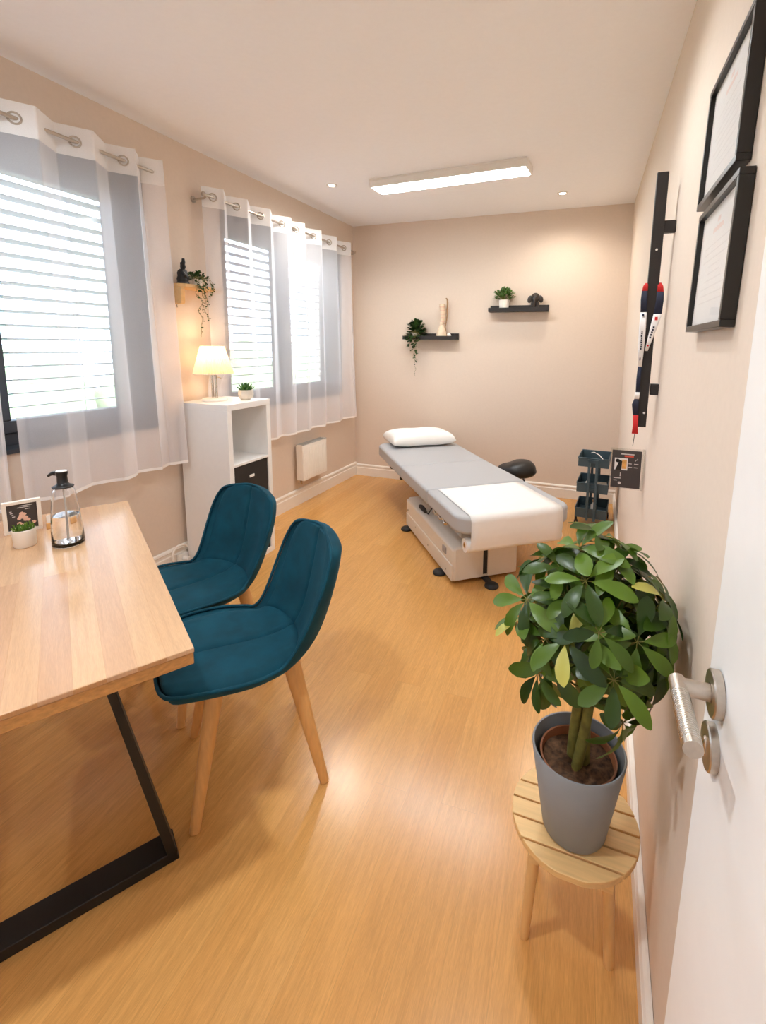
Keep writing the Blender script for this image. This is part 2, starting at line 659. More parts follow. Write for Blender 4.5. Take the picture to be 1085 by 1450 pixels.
for i in range(NY):
    for k in (0, 4):
        mb.bm.faces.new((vin[i][k], vout[i][k], vout[i + 1][k], vin[i + 1][k]))
for k in range(4):
    for i in (0, NY):
        mb.bm.faces.new((vin[i][k], vin[i][k + 1], vout[i][k + 1], vout[i][k]))
struct('wall_right', mb, M['wall'])


def skirting(name, p0, p1, n, h=.14):
    """moulded skirting: p0->p1 along the wall, n = direction into the room"""
    p0, p1, n = Vector(p0), Vector(p1), Vector(n)
    prof = [(0, 0), (.017, 0), (.017, h * .68), (.012, h * .72), (.012, h * .84), (.017, h * .88), (.013, h * .96), (.006, h), (0, h)]
    mb = MB()
    a = [mb.bm.verts.new(p0 + n * d + Vector((0, 0, z))) for d, z in prof]
    b = [mb.bm.verts.new(p1 + n * d + Vector((0, 0, z))) for d, z in prof]
    k = len(prof)
    for i in range(k):
        mb.bm.faces.new((a[i], a[(i + 1) % k], b[(i + 1) % k], b[i]))
    mb.bm.faces.new(a)
    mb.bm.faces.new(b[::-1])
    struct(name, mb, M['trim'], sharp=25)


skirting('baseboard_left', (W, FRONT, 0), (W, B, 0), (1, 0, 0), .142)
skirting('baseboard_back', (W + .02, B, 0), (xw(B, 0), B, 0), (0, -1, 0), .125)
skirting('baseboard_right', (xw(FRONT, .06), FRONT, 0), (xw(B, .06), B - .018, 0), (-1, 0, 0), .10)

# windows: dark frames, panes and outside venetian blinds
for i, (y0, y1) in enumerate(WIN):
    xo, xi = W - .19, W - .10
    ym = (y0 + y1) / 2
    mb = MB()
    fr = .075
    mb.box(xo, xi, y0, y1, WZ0, WZ0 + fr)
    mb.box(xo, xi, y0, y1, WZ1 - fr - .03, WZ1)
    mb.box(xo, xi, y0, y0 + fr, WZ0 + fr, WZ1 - fr - .03)
    mb.box(xo, xi, y1 - fr, y1, WZ0 + fr, WZ1 - fr - .03)
    mb.box(xo, xi, ym - .03, ym + .03, WZ0 + fr, WZ1 - fr - .03)
    w = struct('window_%d' % (i + 1), mb, M['anthracite'], bevel=.004)
    for a, b in ((y0 + fr, ym - .03), (ym + .03, y1 - fr)):
        s = .058
        z0, z1 = WZ0 + fr, WZ1 - fr - .03
        mb = MB()
        mb.box(xi - .07, xi + .014, a, b, z0, z0 + s)
        mb.box(xi - .07, xi + .014, a, b, z1 - s, z1)
        mb.box(xi - .07, xi + .014, a, a + s, z0 + s, z1 - s)
        mb.box(xi - .07, xi + .014, b - s, b, z0 + s, z1 - s)
        obj('sash', mb, M['anthracite'], w, bevel=.005)
        obj('pane', MB().box(xi - .045, xi - .039, a + s - .01, b - s + .01, z0 + s - .01, z1 - s + .01), M['glass'], w)
    h = MB()
    h.box(xi + .014, xi + .024, ym - .048, ym - .026, 1.56, 1.62)
    h.tube([(xi + .02, ym - .037, 1.59), (xi + .055, ym - .037, 1.59), (xi + .06, ym - .037, 1.58), (xi + .06, ym - .037, 1.47)], .008)
    obj('window_handle', h, M['nickel'], w)
    # dark inner lining of the opening
    mb = MB()
    e = .008
    mb.box(xi, W + .004, y0, y0 + e, WZ0, WZ1)
    mb.box(xi, W + .004, y1 - e, y1, WZ0, WZ1)
    mb.box(xi, W + .004, y0 + e, y1 - e, WZ1 - e, WZ1)
    mb.box(xi, W + .012, y0 + e, y1 - e, WZ0, WZ0 + .018)
    struct('trim_%d' % (i + 1), mb, M['anthracite'])
    b = thing('venetian_blind', ['open pale outdoor venetian blind behind the window over the desk',
                                 'open pale outdoor venetian blind behind the window above the radiator'][i], 'blind', (W - .245, ym, WZ1 - .05), 0, 'outdoor venetian blinds')
    mb = MB()
    n = 20
    for k in range(n):
        z = -.06 - k * .0665
        rows = []
        for yy in (y0 + .02 - ym, y1 - .02 - ym):
            rows.append([mb.bm.verts.new((x, yy, z + dz)) for x, dz in ((-.033, -.004), (-.018, .0), (0, .003), (.018, .004), (.033, .004))])
        for q in range(4):
            mb.bm.faces.new((rows[0][q], rows[0][q + 1], rows[1][q + 1], rows[1][q]))
    obj('slats', mb, M['slat'], b, solid=.004)
    mb = MB()
    for yy in (y0 + .25 - ym, 0, y1 - .25 - ym):
        mb.box(-.001, .001, yy - .0014, yy + .0014, -1.36, 0)
    obj('ladder_tape', mb, M['slat'], b)
    obj('head_rail', MB().box(-.03, .03, y0 + .02 - ym, y1 - .02 - ym, -.03, .02), M['slat'], b, bevel=.003)

# the world outside the windows
struct('ground', MB().box(-30, W - 1.2, -25, 25, -3.1, -3.0), M['ground'])
random.seed(5)
mb = MB()
for k in range(46):
    y = -14 + k * .62
    h = 4.15 + random.uniform(-.5, .6)
    mb.ball((-9.5 + random.uniform(-.4, .4), y, -3 + h * .5), .9, .8, h * .52, seg=10, rings=7)
setp(obj('hedge', mb, M['hedge']), 'row of pale green shrubs seen outside through the window blinds', 'hedge', kind='stuff')

# ------------------------------------------------------------------ curtains


def curtain_rod(y0, y1, z, label, brackets):
    r = thing('curtain_rod', label, 'curtain rod', (W + .10, y0, z), 0, 'curtain rods over the windows')
    obj('rod', MB().tube([(0, 0, 0), (0, y1 - y0, 0)], .0085, 12), M['nickel'], r)
    for yy in (0, y1 - y0):
        obj('finial', MB().ball((0, yy, 0), .015, seg=12, rings=8), M['nickel'], r)
    for yy in brackets:
        m_ = MB().tube([(-.099, yy - y0, -.02), (-.01, yy - y0, -.02), (0, yy - y0, -.012)], .006)
        m_.tube([(-.099, yy - y0, -.02), (-.094, yy - y0, -.02)], .02, 14)
        obj('rod_bracket', m_, M['nickel'], r)


curtain_rod(.40, 2.125, 2.338, 'nickel rod carrying the curtains of the window over the desk', (.47, 2.105))
curtain_rod(2.425, 4.365, 2.326, 'nickel rod carrying the curtains of the window above the radiator', (2.44, 4.35))


def curtain(eyes, y0, y1, ztop, zhead, zhem, zr, label, spread=0.0, seed=0, amp=.041, tuck=False):
    rnd = random.Random(seed)
    xr = W + .10
    eyes = list(eyes)

    def phase(y):
        if y <= eyes[0]:
            return (y - eyes[0]) / (eyes[1] - eyes[0])
        for k in range(len(eyes) - 1):
            if y <= eyes[k + 1]:
                return k + (y - eyes[k]) / (eyes[k + 1] - eyes[k])
        return len(eyes) - 1 + (y - eyes[-1]) / (eyes[-1] - eyes[-2])
    ph2 = [rnd.uniform(0, 6.28) for _ in range(4)]

    def pt(s, z):
        y = y0 + (y1 - y0) * s
        d = min(1, max(0, (ztop - z) / (ztop - zhem)))
        p = phase(y)
        a = amp * (1 - .35 * d)
        sh = .10 * d * math.sin(2.1 * p + ph2[0])
        x = xr + a * math.sin(2 * math.pi * (p + sh)) + .006 * d * math.sin(5.2 * p + ph2[1] + 2 * d)
        yy = y + .012 * math.sin(4 * math.pi * p) + spread * d * (s - .15) + .01 * d * math.sin(1.7 * p + ph2[2])
        if tuck:        # pressed flat behind the bookcase
            k = min(1, max(0, (2.80 - yy) / .16)) * min(1, max(0, (1.34 - z) / .24))
            k = k * k * (3 - 2 * k)
            x += (W + .024 + .05 * (x - xr) - x) * k
        return (x, yy, z)
    c = thing('sheer_curtain', label, 'curtain', (0, 0, 0), 0, 'sheer white eyelet curtain panels')
    org = Vector(pt(.5, zhem))
    org.x = xr
    c.location = org
    nu = int((y1 - y0) / .0075) + 2

    def sub(za, zb, nv):
        m_ = MB()
        m_.grid(lambda u, v: Vector(pt(u, za + (zb - za) * v)) - org, nu, nv)
        return m_
    obj('voile', sub(zhead, zhem + .016, 40), M['sheer'], c, sharp=80)
    obj('heading', sub(ztop, zhead, 5), M['sheer_head'], c, sharp=80)
    obj('hem', sub(zhem + .016, zhem, 3), M['sheer_head'], c, sharp=80)
    for e in eyes:
        if e < y0 + .02 or e > y1 - .045:
            continue
        s = (e - y0) / (y1 - y0)
        q = Vector(pt(s, zr)) - org
        t = Vector(pt(s + .004, zr)) - Vector(pt(s - .004, zr))
        nrm = t.cross(Vector((0, 0, 1)))
        obj('eyelet', MB().torus(q, .0225, .0042, nrm), M['nickel'], c)
    return c


curtain([.43, .675, .92, 1.166, 1.412], .40, 1.262, 2.404, 2.272, .70, 2.338,
        'sheer white eyelet curtain behind the desk photo frame, cut by the left edge', seed=1)
curtain([1.168, 1.412, 1.658, 1.897, 2.062], 1.300, 2.102, 2.404, 2.272, .695, 2.338,
        'sheer white eyelet curtain behind the glass dispenser, drawn across the window over the desk', spread=.065, seed=2)
curtain([2.50, 2.712, 2.954, 3.199, 3.45], 2.45, 3.292, 2.385, 2.262, .675, 2.326,
        'sheer white eyelet curtain beside the table lamp, nearer half of the radiator window', spread=.02, seed=3, tuck=True)
curtain([3.14, 3.385, 3.633, 3.883, 4.15, 4.40], 3.325, 4.30, 2.385, 2.262, .672, 2.326,
        'sheer white eyelet curtain nearest the back wall, hanging over the radiator', spread=.06, seed=4)

# ------------------------------------------------------------------ ceiling lamps
t = thing('ceiling_light', 'long rectangular white fluorescent light fixture on the ceiling', 'ceiling light', (-1.065, 3.355, ZC), math.radians(-3.4))
L2, WD, HH = .575, .092, .058
mb = MB()
mb.box(-L2, L2, -WD, WD, -.012, 0)
mb.box(-L2, L2, -WD, -WD + .012, -HH, -.012)
mb.box(-L2, L2, WD - .012, WD, -HH, -.012)
mb.box(-L2, -L2 + .014, -WD + .012, WD - .012, -HH, -.012)
mb.box(L2 - .014, L2, -WD + .012, WD - .012, -HH, -.012)
obj('housing', mb, M['white_plastic'], t, bevel=.003)
obj('diffuser', MB().box(-L2 + .015, L2 - .015, -WD + .013, WD - .013, -HH - .004, -.018), M['sky_fixture'], t, bevel=.004)


def downlight(x, y, label, power=1.0, tint=(.88, .955, 1.0)):
    t = thing('downlight', label, 'downlight', (x, y, ZC), 0, 'recessed ceiling spotlights')
    obj('bezel', MB().lathe([(.024, -.001), (.026, -.006), (.040, -.005), (.042, -.0005), (.042, 0), (.024, 0)], seg=32, close=True), M['white_plastic'], t)
    obj('lens', MB().lathe([(0, -.003), (.0245, -.003), (.0245, -.0005), (0, -.0005)], seg=24), M['spot_lens'], t)
    ld = bpy.data.lights.new('downlight_beam', 'SPOT')
    ld.energy = SPOT * power
    ld.color = tint
    ld.spot_size = math.radians(155)
    ld.spot_blend = .8
    ld.shadow_soft_size = .055
    lo = bpy.data.objects.new('downlight_beam', ld)
    lo.location = (0, 0, -.012)
    COL.objects.link(lo)
    lo.parent = t


downlight(-1.973, 3.323, 'small round recessed spotlight between the long ceiling light and the window wall', .85, (1.0, .95, .88))
downlight(-.339, 4.056, 'small round recessed spotlight in the ceiling near the back right corner', .45, (1.0, .91, .78))
downlight(-1.9, 1.15, 'small round recessed spotlight in the ceiling above the desk', .35)
downlight(-.36, 1.75, 'small round recessed spotlight in the ceiling above the floor by the potted plant', .75)
downlight(-.9, .25, 'small round recessed spotlight in the ceiling above the doorway', 1.35)

# ------------------------------------------------------------------ desk
DZ = .74
LA = Vector((-.845, .535, 0)).normalized()     # long side
SA = Vector((-.535, -.845, 0)).normalized()    # short side
DP = Vector((-.818, .745, 0))
DL, DS = 1.257, .76
desk_rz = math.atan2(LA.y, LA.x)
# local frame: x along the long side, y along the short side (to the left of x)
desk = thing('desk', 'light wood desk with striped laminated top and black steel frames', 'desk', DP, desk_rz)
obj('tabletop', MB().box(0, DL, 0, DS, DZ - .012, DZ), M['desk'], desk, bevel=.002)
mb = MB()
mb.box(.0015, DL - .0015, .0015, DS - .0015, DZ - .04, DZ - .0125)
obj('edge_band', mb, M['desk_edge'], desk, bevel=.002, label='darker layered wood edge under the tabletop')
for xa in (.21, DL - .09):
    mb = MB()
    o0, o1, w_ = .034, .170, .018
    top, D_ = DZ - .041, .075
    mb.prism([(o0, 0), (o0 + .024, 0), (o1 + w_, top), (o1, top)], 0, .048, m=Matrix(((0, 0, 1, xa), (1, 0, 0, 0), (0, 1, 0, 0), (0, 0, 0, 1))))
    mb.prism([(DS - o0 - .024, 0), (DS - o0, 0), (DS - o1, top), (DS - o1 - w_, top)], 0, .048, m=Matrix(((0, 0, 1, xa), (1, 0, 0, 0), (0, 1, 0, 0), (0, 0, 0, 1))))
    mb.box(xa, xa + D_, o0 + .004, DS - o0 - .004, 0, .030)
    mb.box(xa + .003, xa + D_ - .003, o1, DS - o1, top - .02, top)
    obj('leg_frame', mb, M['black_metal'], desk, bevel=.002)

# ------------------------------------------------------------------ chairs
SPINE = [(.276, .434), (.268, .446), (.240, .453), (.15, .452), (.04, .442), (-.06, .436), (-.130, .446), (-.170, .478),
         (-.195, .532), (-.217, .610), (-.236, .690), (-.250, .752), (-.257, .777), (-.260, .788)]
WID = [.070, .148, .197, .228, .235, .214, .196, .193, .200, .208, .206, .182, .135, .07]
WRAP_Y = [0, 0, 0, 0, .004, .03, .070, .080, .074, .060, .045, .032, .022, .012]
WRAP_Z = [.004, .007, .012, .014, .014, .012, .002, -.004, -.004, -.004, -.004, -.006, -.008, -.006]
SHELL_TURN = math.radians(7.1)      # the shell is swivelled a little on its legs


def spline(vals, t):
    """Catmull-Rom through vals, t in 0..1"""
    n = len(vals) - 1
    f = min(max(t, 0), 1) * n
    i = min(int(f), n - 1)
    u = f - i
    p = [vals[max(i - 1, 0)], vals[i], vals[i + 1], vals[min(i + 2, n)]]
    return .5 * ((2 * p[1]) + (-p[0] + p[2]) * u + (2 * p[0] - 5 * p[1] + 4 * p[2] - p[3]) * u * u + (-p[0] + 3 * p[1] - 3 * p[2] + p[3]) * u ** 3)


SY, SZ = [p[0] for p in SPINE], [p[1] for p in SPINE]


def seat_pt(t, s, off=0.0, ws=1.0):
    """point of the bucket shell; local y forward, x sideways; off = along the sitting normal"""
    y, z = spline(SY, t), spline(SZ, t)
    e = .004
    dy, dz = spline(SY, min(1, t + e)) - spline(SY, max(0, t - e)), spline(SZ, min(1, t + e)) - spline(SZ, max(0, t - e))
    l = math.hypot(dy, dz)
    ny, nz = dz / l, -dy / l
    if t < .5 and nz < 0:
        ny, nz = -ny, -nz
    w = spline(WID, t) * ws
    q = abs(s) ** 2.4
    x, y, z = w * s, y + ny * off + spline(WRAP_Y, t) * q, z + nz * off + spline(WRAP_Z, t) * q
    c, d = math.cos(SHELL_TURN), math.sin(SHELL_TURN)
    return Vector((c * x - d * y, d * x + c * y, z))


def make_chair(label):
    t = thing('upholstered_chair', label, 'chair', (0, 0, 0), 0, 'teal velvet chairs at the desk')
    NU, NV = 33, 57
    mb = MB()
    fr = [[mb.bm.verts.new(seat_pt(j / (NV - 1), -1 + 2 * i / (NU - 1), -.004)) for j in range(NV)] for i in range(NU)]
    def under(i, j):
        e = min(1, min(i, NU - 1 - i) / 7) ** .6 * min(1, min(j, NV - 1 - j) / 9) ** .6
        return seat_pt(j / (NV - 1), (-1 + 2 * i / (NU - 1)) * (.96 + .03 * e), -.018 - .030 * e)
    bk = [[mb.bm.verts.new(under(i, j)) for j in range(NV)] for i in range(NU)]
    for g, fl in ((fr, 0), (bk, 1)):
        for i in range(NU - 1):
            for j in range(NV - 1):
                q = (g[i][j], g[i + 1][j], g[i + 1][j + 1], g[i][j + 1])
                mb.bm.faces.new(q if fl else q[::-1])
    rim = [(i, 0) for i in range(NU)] + [(NU - 1, j) for j in range(1, NV)] + [(i, NV - 1) for i in range(NU - 2, -1, -1)] + [(0, j) for j in range(NV - 2, 0, -1)]
    for a, b in zip(rim, rim[1:] + rim[:1]):
        mb.bm.faces.new((fr[a[0]][a[1]], fr[b[0]][b[1]], bk[b[0]][b[1]], bk[a[0]][a[1]]))
    obj('seat_shell', mb, M['velvet'], t, sharp=60, bevel=.007, bseg=3)
    # raised pads with the long centre seam: seat and back
    for nm, t0, t1 in (('seat_cushion', .075, .50), ('backrest_cushion', .475, .965)):
        mb = MB()

        def pad(u, v, t0=t0, t1=t1):
            s = (-1 + 2 * u) * .90
            e = min(1, min(u, 1 - u) * 9) * min(1, min(v, 1 - v) * 12)
            o = -.006 + .019 * math.sqrt(max(0, e)) - .011 * math.exp(-(s / .035) ** 2)
            return seat_pt(t0 + (t1 - t0) * v, s, o)
        mb.grid(pad, 49, 41)
        obj(nm, mb, M['velvet'], t, sharp=80)
    # piping round the rim
    mb = MB()
    path = [seat_pt(j / 60, 1, .002) for j in range(0, 61)] + [seat_pt(1, 1 - 2 * i / 14, .002) for i in range(1, 14)] + \
           [seat_pt(1 - j / 60, -1, .002) for j in range(0, 61)] + [seat_pt(0, -1 + 2 * i / 14, .002) for i in range(1, 15)]
    mb.tube(path, .0055, 8, cap=False)
    obj('piping', mb, M['velvet'], t, sharp=80)
    # wooden cross and legs
    mb = MB()
    for s in (1, -1):
        mb.box(-.165, .165, -.022, .022, .378, .402, m=Matrix.Rotation(s * math.pi / 4, 4, 'Z'))
    mb.box(-.10, .10, -.10, .10, .400, .412)
    obj('seat_base', mb, M['beech'], t, bevel=.003)
    for sx in (-1, 1):
        for sy in (1, -1):
            a, b = Vector((sx * .110, sy * .110, .408)), Vector((sx * .192, sy * .192, 0))
            mb = MB()
            n = 10
            pts = [a.lerp(b, k / n) for k in range(n + 1)]
            rs = [.028 - .0135 * k / n for k in range(n + 1)]
            mb.tube(pts, rs, 14, ry=.82)
            obj('leg', mb, M['beech'], t, bevel=.002)
    return t


c1 = make_chair('teal velvet shell chair pushed half under the nearest desk corner')
c1.location = (-1.034, 1.167, 0)
c1.rotation_euler = (0, 0, math.atan2(-.72, -.695) - math.pi / 2)
c2 = copy_tree(c1)
c2['label'] = 'teal velvet shell chair standing in front of the white bookcase'
c2.location = (-1.49, 1.425, 0)
c2.rotation_euler = (0, 0, math.atan2(-.93, -.367) - math.pi / 2)

# ------------------------------------------------------------------ things on the desk
t = thing('liquid_dispenser', 'clear glass pump dispenser half full of water on the desk', 'dispenser', (-1.652, 1.023, DZ), math.radians(20))
R_ = .046
out = [(0, 0), (R_ - .004, 0), (R_, .005), (R_, .012), (.044, .06), (.0405, .11), (.036, .15), (.0325, .178), (.031, .19), (.024, .198), (.020, .200)]
inn = [(.0185, .198), (.022, .195), (.029, .187), (.0305, .176), (.034, .148), (.0385, .108), (.042, .06), (.0435, .02), (.040, .013), (0, .013)]
obj('bottle', MB().lathe(out + inn, seg=48), M['bottle_glass'], t, sharp=60)
obj('water', MB().lathe([(0, .0135), (.0395, .0135), (.043, .02), (.0415, .06), (.0383, .105), (0, .105)], seg=48), M['bottle_water'], t, sharp=60)
obj('dip_tube', MB().tube([(0, 0, .02), (.002, 0, .12), (0, 0, .21)], .0028, 8), M['white_plastic'], t)
pump = MB()
pump.lathe([(0, .198), (.030, .199), (.031, .203), (.020, .208), (.0155, .214), (.0145, .236), (.017, .246), (.017, .252), (0, .253)], seg=28)
pump.tube([(-.006, 0, .246), (-.03, 0, .246), (-.040, 0, .241), (-.046, 0, .236)], [.009, .007, .005, .004], 10)
obj('pump', pump, M['pump_black'], t, sharp=50)
obj('pump_top', MB().lathe([(0, .2532), (.0155, .2532), (.0155, .2550), (0, .2555)], seg=24), M['ceramic'], t)

t = thing('grass_pot', 'small white pot of green grass in front of the desk photo frame', 'plant', (-1.772, .962, DZ))
obj('pot', MB().lathe([(0, 0), (.028, 0), (.0305, .003), (.0325, .058), (.031, .060), (.029, .058), (.0285, .05), (0, .05)], seg=32), M['ceramic'], t)
obj('soil', MB().lathe([(0, .0505), (.0285, .0505)], seg=24), M['soil'], t)
rnd = random.Random(3)
mb = MB()
for k in range(150):
    a, r = rnd.uniform(0, 6.28), .026 * math.sqrt(rnd.random())
    p = (r * math.cos(a), r * math.sin(a), .049)
    d = (math.cos(a) * r * 14 + rnd.uniform(-.3, .3), math.sin(a) * r * 14 + rnd.uniform(-.3, .3), 1)
    mb.leaf(p, d, (rnd.uniform(-1, 1), rnd.uniform(-1, 1), .2), rnd.uniform(.016, .028), .0032, .3, .1)
obj('foliage', mb, M['grass'], t)

a0, a1 = Vector((-1.931, .992, DZ)), Vector((-1.886, 1.082, DZ))
ax = (a1 - a0).normalized()
t = thing('photo_frame', 'small white frame with a dark floral print standing on the desk', 'picture frame', (a0 + a1) / 2, math.atan2(ax.y, ax.x))
tilt = Matrix.Rotation(math.radians(10), 4, 'X')
wf, hf = (a1 - a0).length / 2 + .003, .124
mb = MB()
for b in ((-wf, wf, 0, .012), (-wf, wf, hf - .012, hf), (-wf, -wf + .012, .012, hf - .012), (wf - .012, wf, .012, hf - .012)):
    mb.box(b[0], b[1], -.006, .006, b[2], b[3], m=tilt)
obj('frame', mb, M['ceramic'], t, bevel=.0015)
pr_ = obj('print', MB().box(-wf + .012, wf - .012, -.001, .002, .012, hf - .012, m=tilt), M['poster'], t, label='dark floral print')
mb = MB()
rnd = random.Random(8)
for k in range(16):
    x, z = rnd.uniform(-.012, .030), rnd.uniform(.022, .075)
    for q in range(5):
        aa = q * 1.257
        mb.leaf(tilt @ Vector((x, -.0018, z)), tilt.to_3x3() @ Vector((math.cos(aa), 0, math.sin(aa))), tilt.to_3x3() @ Vector((0, -1, 0)), .0065, .0055, .0, .05)
obj('flower_motif', mb, M['pink'], pr_)
mb = MB()
for x0, x1, z in ((-.005, .030, .102), (-.012, .024, .096), (-.034, -.028, .085), (-.033, -.026, .078), (-.030, -.024, .071), (-.028, -.020, .064), (.008, .022, .088)):
    mb.box(x0, x1, -.0016, -.0012, z, z + .0022, m=tilt)
obj('lettering', mb, M['print_white'], pr_)
obj('easel_back', MB().prism([(0, .0), (.06, .0), (.004, .09)], -.02, .02, m=Matrix(((0, 0, 1, 0), (1, 0, 0, .004), (0, 1, 0, 0), (0, 0, 0, 1)))), M['ceramic'], t)

t = thing('card_holder', 'small card holder half hidden between the glass dispenser and the photo frame', 'card holder', (-1.853, 1.103, DZ), math.radians(62))
obj('block', MB().box(-.022, .022, -.012, .012, 0, .022), M['beech'], t, bevel=.002)
obj('card', MB().box(-.02, .02, -.003, -.001, .018, .052, m=Matrix.Rotation(.12, 4, 'X')), M['paper'], t)

# ------------------------------------------------------------------ bookcase and what is on it
BX0, BX1, BY0, BY1, BH = W + .032, -2.04, 2.200, 2.590, 1.055
bc = thing('bookcase', 'tall narrow white bookcase of three stacked cubes', 'bookcase', ((BX0 + BX1) / 2, (BY0 + BY1) / 2, 0))
hx, hy = (BX1 - BX0) / 2, (BY1 - BY0) / 2
fb = .036
obj('side_panel', MB().box(-hx, hx, -hy, -hy + fb, 0, BH - fb), M['white'], bc, bevel=.0015)
obj('side_panel', MB().box(-hx, hx, hy - fb, hy, 0, BH - fb), M['white'], bc, bevel=.0015)
obj('top_panel', MB().box(-hx, hx, -hy, hy, BH - fb, BH), M['white'], bc, bevel=.0015)
obj('bottom_panel', MB().box(-hx, hx, -hy + fb, hy - fb, 0, fb), M['white'], bc, bevel=.0015)
zs = [.355, .683]
for z in zs:
    obj('shelf', MB().box(-hx, hx, -hy + fb, hy - fb, z - .016, z), M['white'], bc, bevel=.001)
obj('back_panel', MB().box(-hx, -hx + .008, -hy + fb, hy - fb, fb, BH - fb), M['white'], bc)
for z0, z1, lb in ((.3555, .662, 'black fabric storage box with a metal tab, under the open bookcase cube'),
                   (fb + .0005, .334, 'black fabric storage box in the lowest bookcase cube, behind the chair back')):
    s = thing('storage_box', lb, 'storage box', ((BX0 + BX1) / 2 + .005, (BY0 + BY1) / 2, z0), 0, 'black storage boxes in the bookcase')
    h_ = z1 - z0
    wy = hy - fb - .004
    mb = MB()
    mb.box(-hx + .02, hx - .012, -wy, wy, 0, .006)
    for b in ((-hx + .02, -hx + .026, -wy, wy), (hx - .018, hx - .012, -wy, wy), (-hx + .026, hx - .018, -wy, -wy + .006), (-hx + .026, hx - .018, wy - .006, wy)):
        mb.box(b[0], b[1], b[2], b[3], .006, h_)
    obj('box_body', mb, M['box_black'], s, bevel=.001)
    mb = MB()
    mb.box(hx - .0125, hx - .008, -.022, .022, h_ * .70, h_ * .70 + .018)
    obj('handle', mb, M['white_plastic'], s, bevel=.002)

t = thing('table_lamp', 'lit table lamp with pleated cream shade on the white bookcase', 'lamp', (-2.275, 2.355, BH))
obj('base', MB().lathe([(0, 0), (.072, 0), (.076, .003), (.076, .012), (.071, .018), (.03, .021), (0, .022)], seg=36), M['ceramic'], t)
mb = MB()
mb.tube([(-.014, .0, .02), (-.014, 0, .165)], .008, 12)
mb.tube([(.016, .0, .02), (.016, 0, .165)], .008, 12)
mb.tube([(0, 0, .158), (0, 0, .195)], .016, 14)
obj('stem', mb, M['steel'], t)
mb = MB()
NPL = 144
mb.grid(lambda u, v: ((.118 + (.068 - .118) * v) * (1 + .03 * math.cos(u * 2 * math.pi * NPL / 3.0)) * math.cos(2 * math.pi * u),
                      (.118 + (.068 - .118) * v) * (1 + .022 * math.cos(u * 2 * math.pi * NPL / 3.0)) * math.sin(2 * math.pi * u), .172 + .172 * v), 288, 8, wrap_u=True)
obj('lamp_shade', mb, M['shade'], t, sharp=80)
mb = MB()
mb.torus((0, 0, .173), .118, .0022, (0, 0, 1), 48, 6)
mb.torus((0, 0, .343), .068, .0022, (0, 0, 1), 48, 6)
for k in range(3):
    mb.tube([(0, 0, .20), (.068 * math.cos(k * 2.094), .068 * math.sin(k * 2.094), .335)], .0015, 6)
obj('shade_ring', mb, M['white_plastic'], t)
obj('bulb', MB().lathe([(0, .195), (.012, .196), (.014, .21), (.026, .238), (.026, .255), (.016, .272), (0, .277)], seg=20), emit_mat('warm bulb glass', (1, .72, .42, 1), 6), t)
obj('switch', MB().tube([(.016, 0, .15), (.04, .01, .148), (.045, .012, .14)], .003, 8), M['steel'], t)
ld = bpy.data.lights.new('bulb_light', 'POINT')
ld.energy = BULB
ld.color = (1.0, .66, .34)
ld.shadow_soft_size = .03
lo = bpy.data.objects.new('bulb_light', ld)
lo.location = (0, 0, .30)
COL.objects.link(lo)
lo.parent = t

t = thing('succulent', 'spiky green succulent in a pale pot on the white bookcase', 'plant', (-2.135, 2.475, BH))
mb = MB()
prof = [(.026, 0), (.044, .014), (.050, .038), (.046, .066), (.042, .066), (.044, .04), (.03, .03)]
mb.lathe([(0, 0)] + prof[:4] + [(.041, .066), (.040, .055), (0, .055)], seg=9)
obj('pot', mb, M['pot_beige'], t, sharp=12)
obj('soil', MB().lathe([(0, .0555), (.039, .0555)], seg=18), M['soil'], t)
rnd = random.Random(4)
mb = MB()
for ring, (n, el, ln) in enumerate(((9, .35, .052), (8, .75, .052), (6, 1.1, .050), (3, 1.4, .045))):
    for k in range(n):
        a = 2 * math.pi * (k + .5 * ring) / n + rnd.uniform(-.1, .1)
        d = Vector((math.cos(a) * math.cos(el), math.sin(a) * math.cos(el), math.sin(el)))
        p = Vector((0, 0, .056)) + Vector((d.x, d.y, 0)) * .008
        pts = [p + d * ln * q + Vector((0, 0, .012 * q * q)) for q in (0, .3, .6, .85, 1)]
        mb.tube(pts, [.006, .0085, .007, .004, .0008], 7, ry=.6)
obj('foliage', mb, M['succulent'], t)

# ------------------------------------------------------------------ radiator, cable
RY0, RY1, RX1, RZ0, RZ1 = 3.395, 3.780, W + .098, .232, .552
t = thing('radiator', 'small white panel radiator under the far curtained window', 'radiator', (W, (RY0 + RY1) / 2, 0))
q0, q1 = RY0 - (RY0 + RY1) / 2, RY1 - (RY0 + RY1) / 2
d_ = RX1 - W
mb = MB()
NR = 12
for xa, xb in ((d_ - .014, d_), (.030, .044)):
    mb.box(xa, xb, q0 + .006, q1 - .006, RZ0, RZ1 - .008)
for k in range(NR):
    yy = q0 + .03 + (q1 - q0 - .06) * k / (NR - 1)
    mb.box(d_ - .001, d_ + .003, yy - .009, yy + .009, RZ0 + .03, RZ1 - .035)
obj('panel', mb, M['trim'], t, bevel=.003)
obj('side_cover', MB().box(.028, d_ - .004, q0, q0 + .006, RZ0 + .005, RZ1), M['trim'], t, bevel=.001)
obj('side_cover', MB().box(.028, d_ - .004, q1 - .006, q1, RZ0 + .005, RZ1), M['trim'], t, bevel=.001)
mb = MB()
mb.box(.028, .036, q0, q1, RZ1 - .006, RZ1)
mb.box(d_ - .012, d_ - .002, q0, q1, RZ1 - .006, RZ1)
for k in range(24):
    yy = q0 + .01 + (q1 - q0 - .02) * k / 23
    mb.box(.036, d_ - .012, yy - .0022, yy + .0022, RZ1 - .010, RZ1 - .004)
obj('top_grille', mb, pmat('grey radiator grille', lin(176, 172, 164), .5), t)  # grille in a darker grey than the radiator panels
mb = MB()
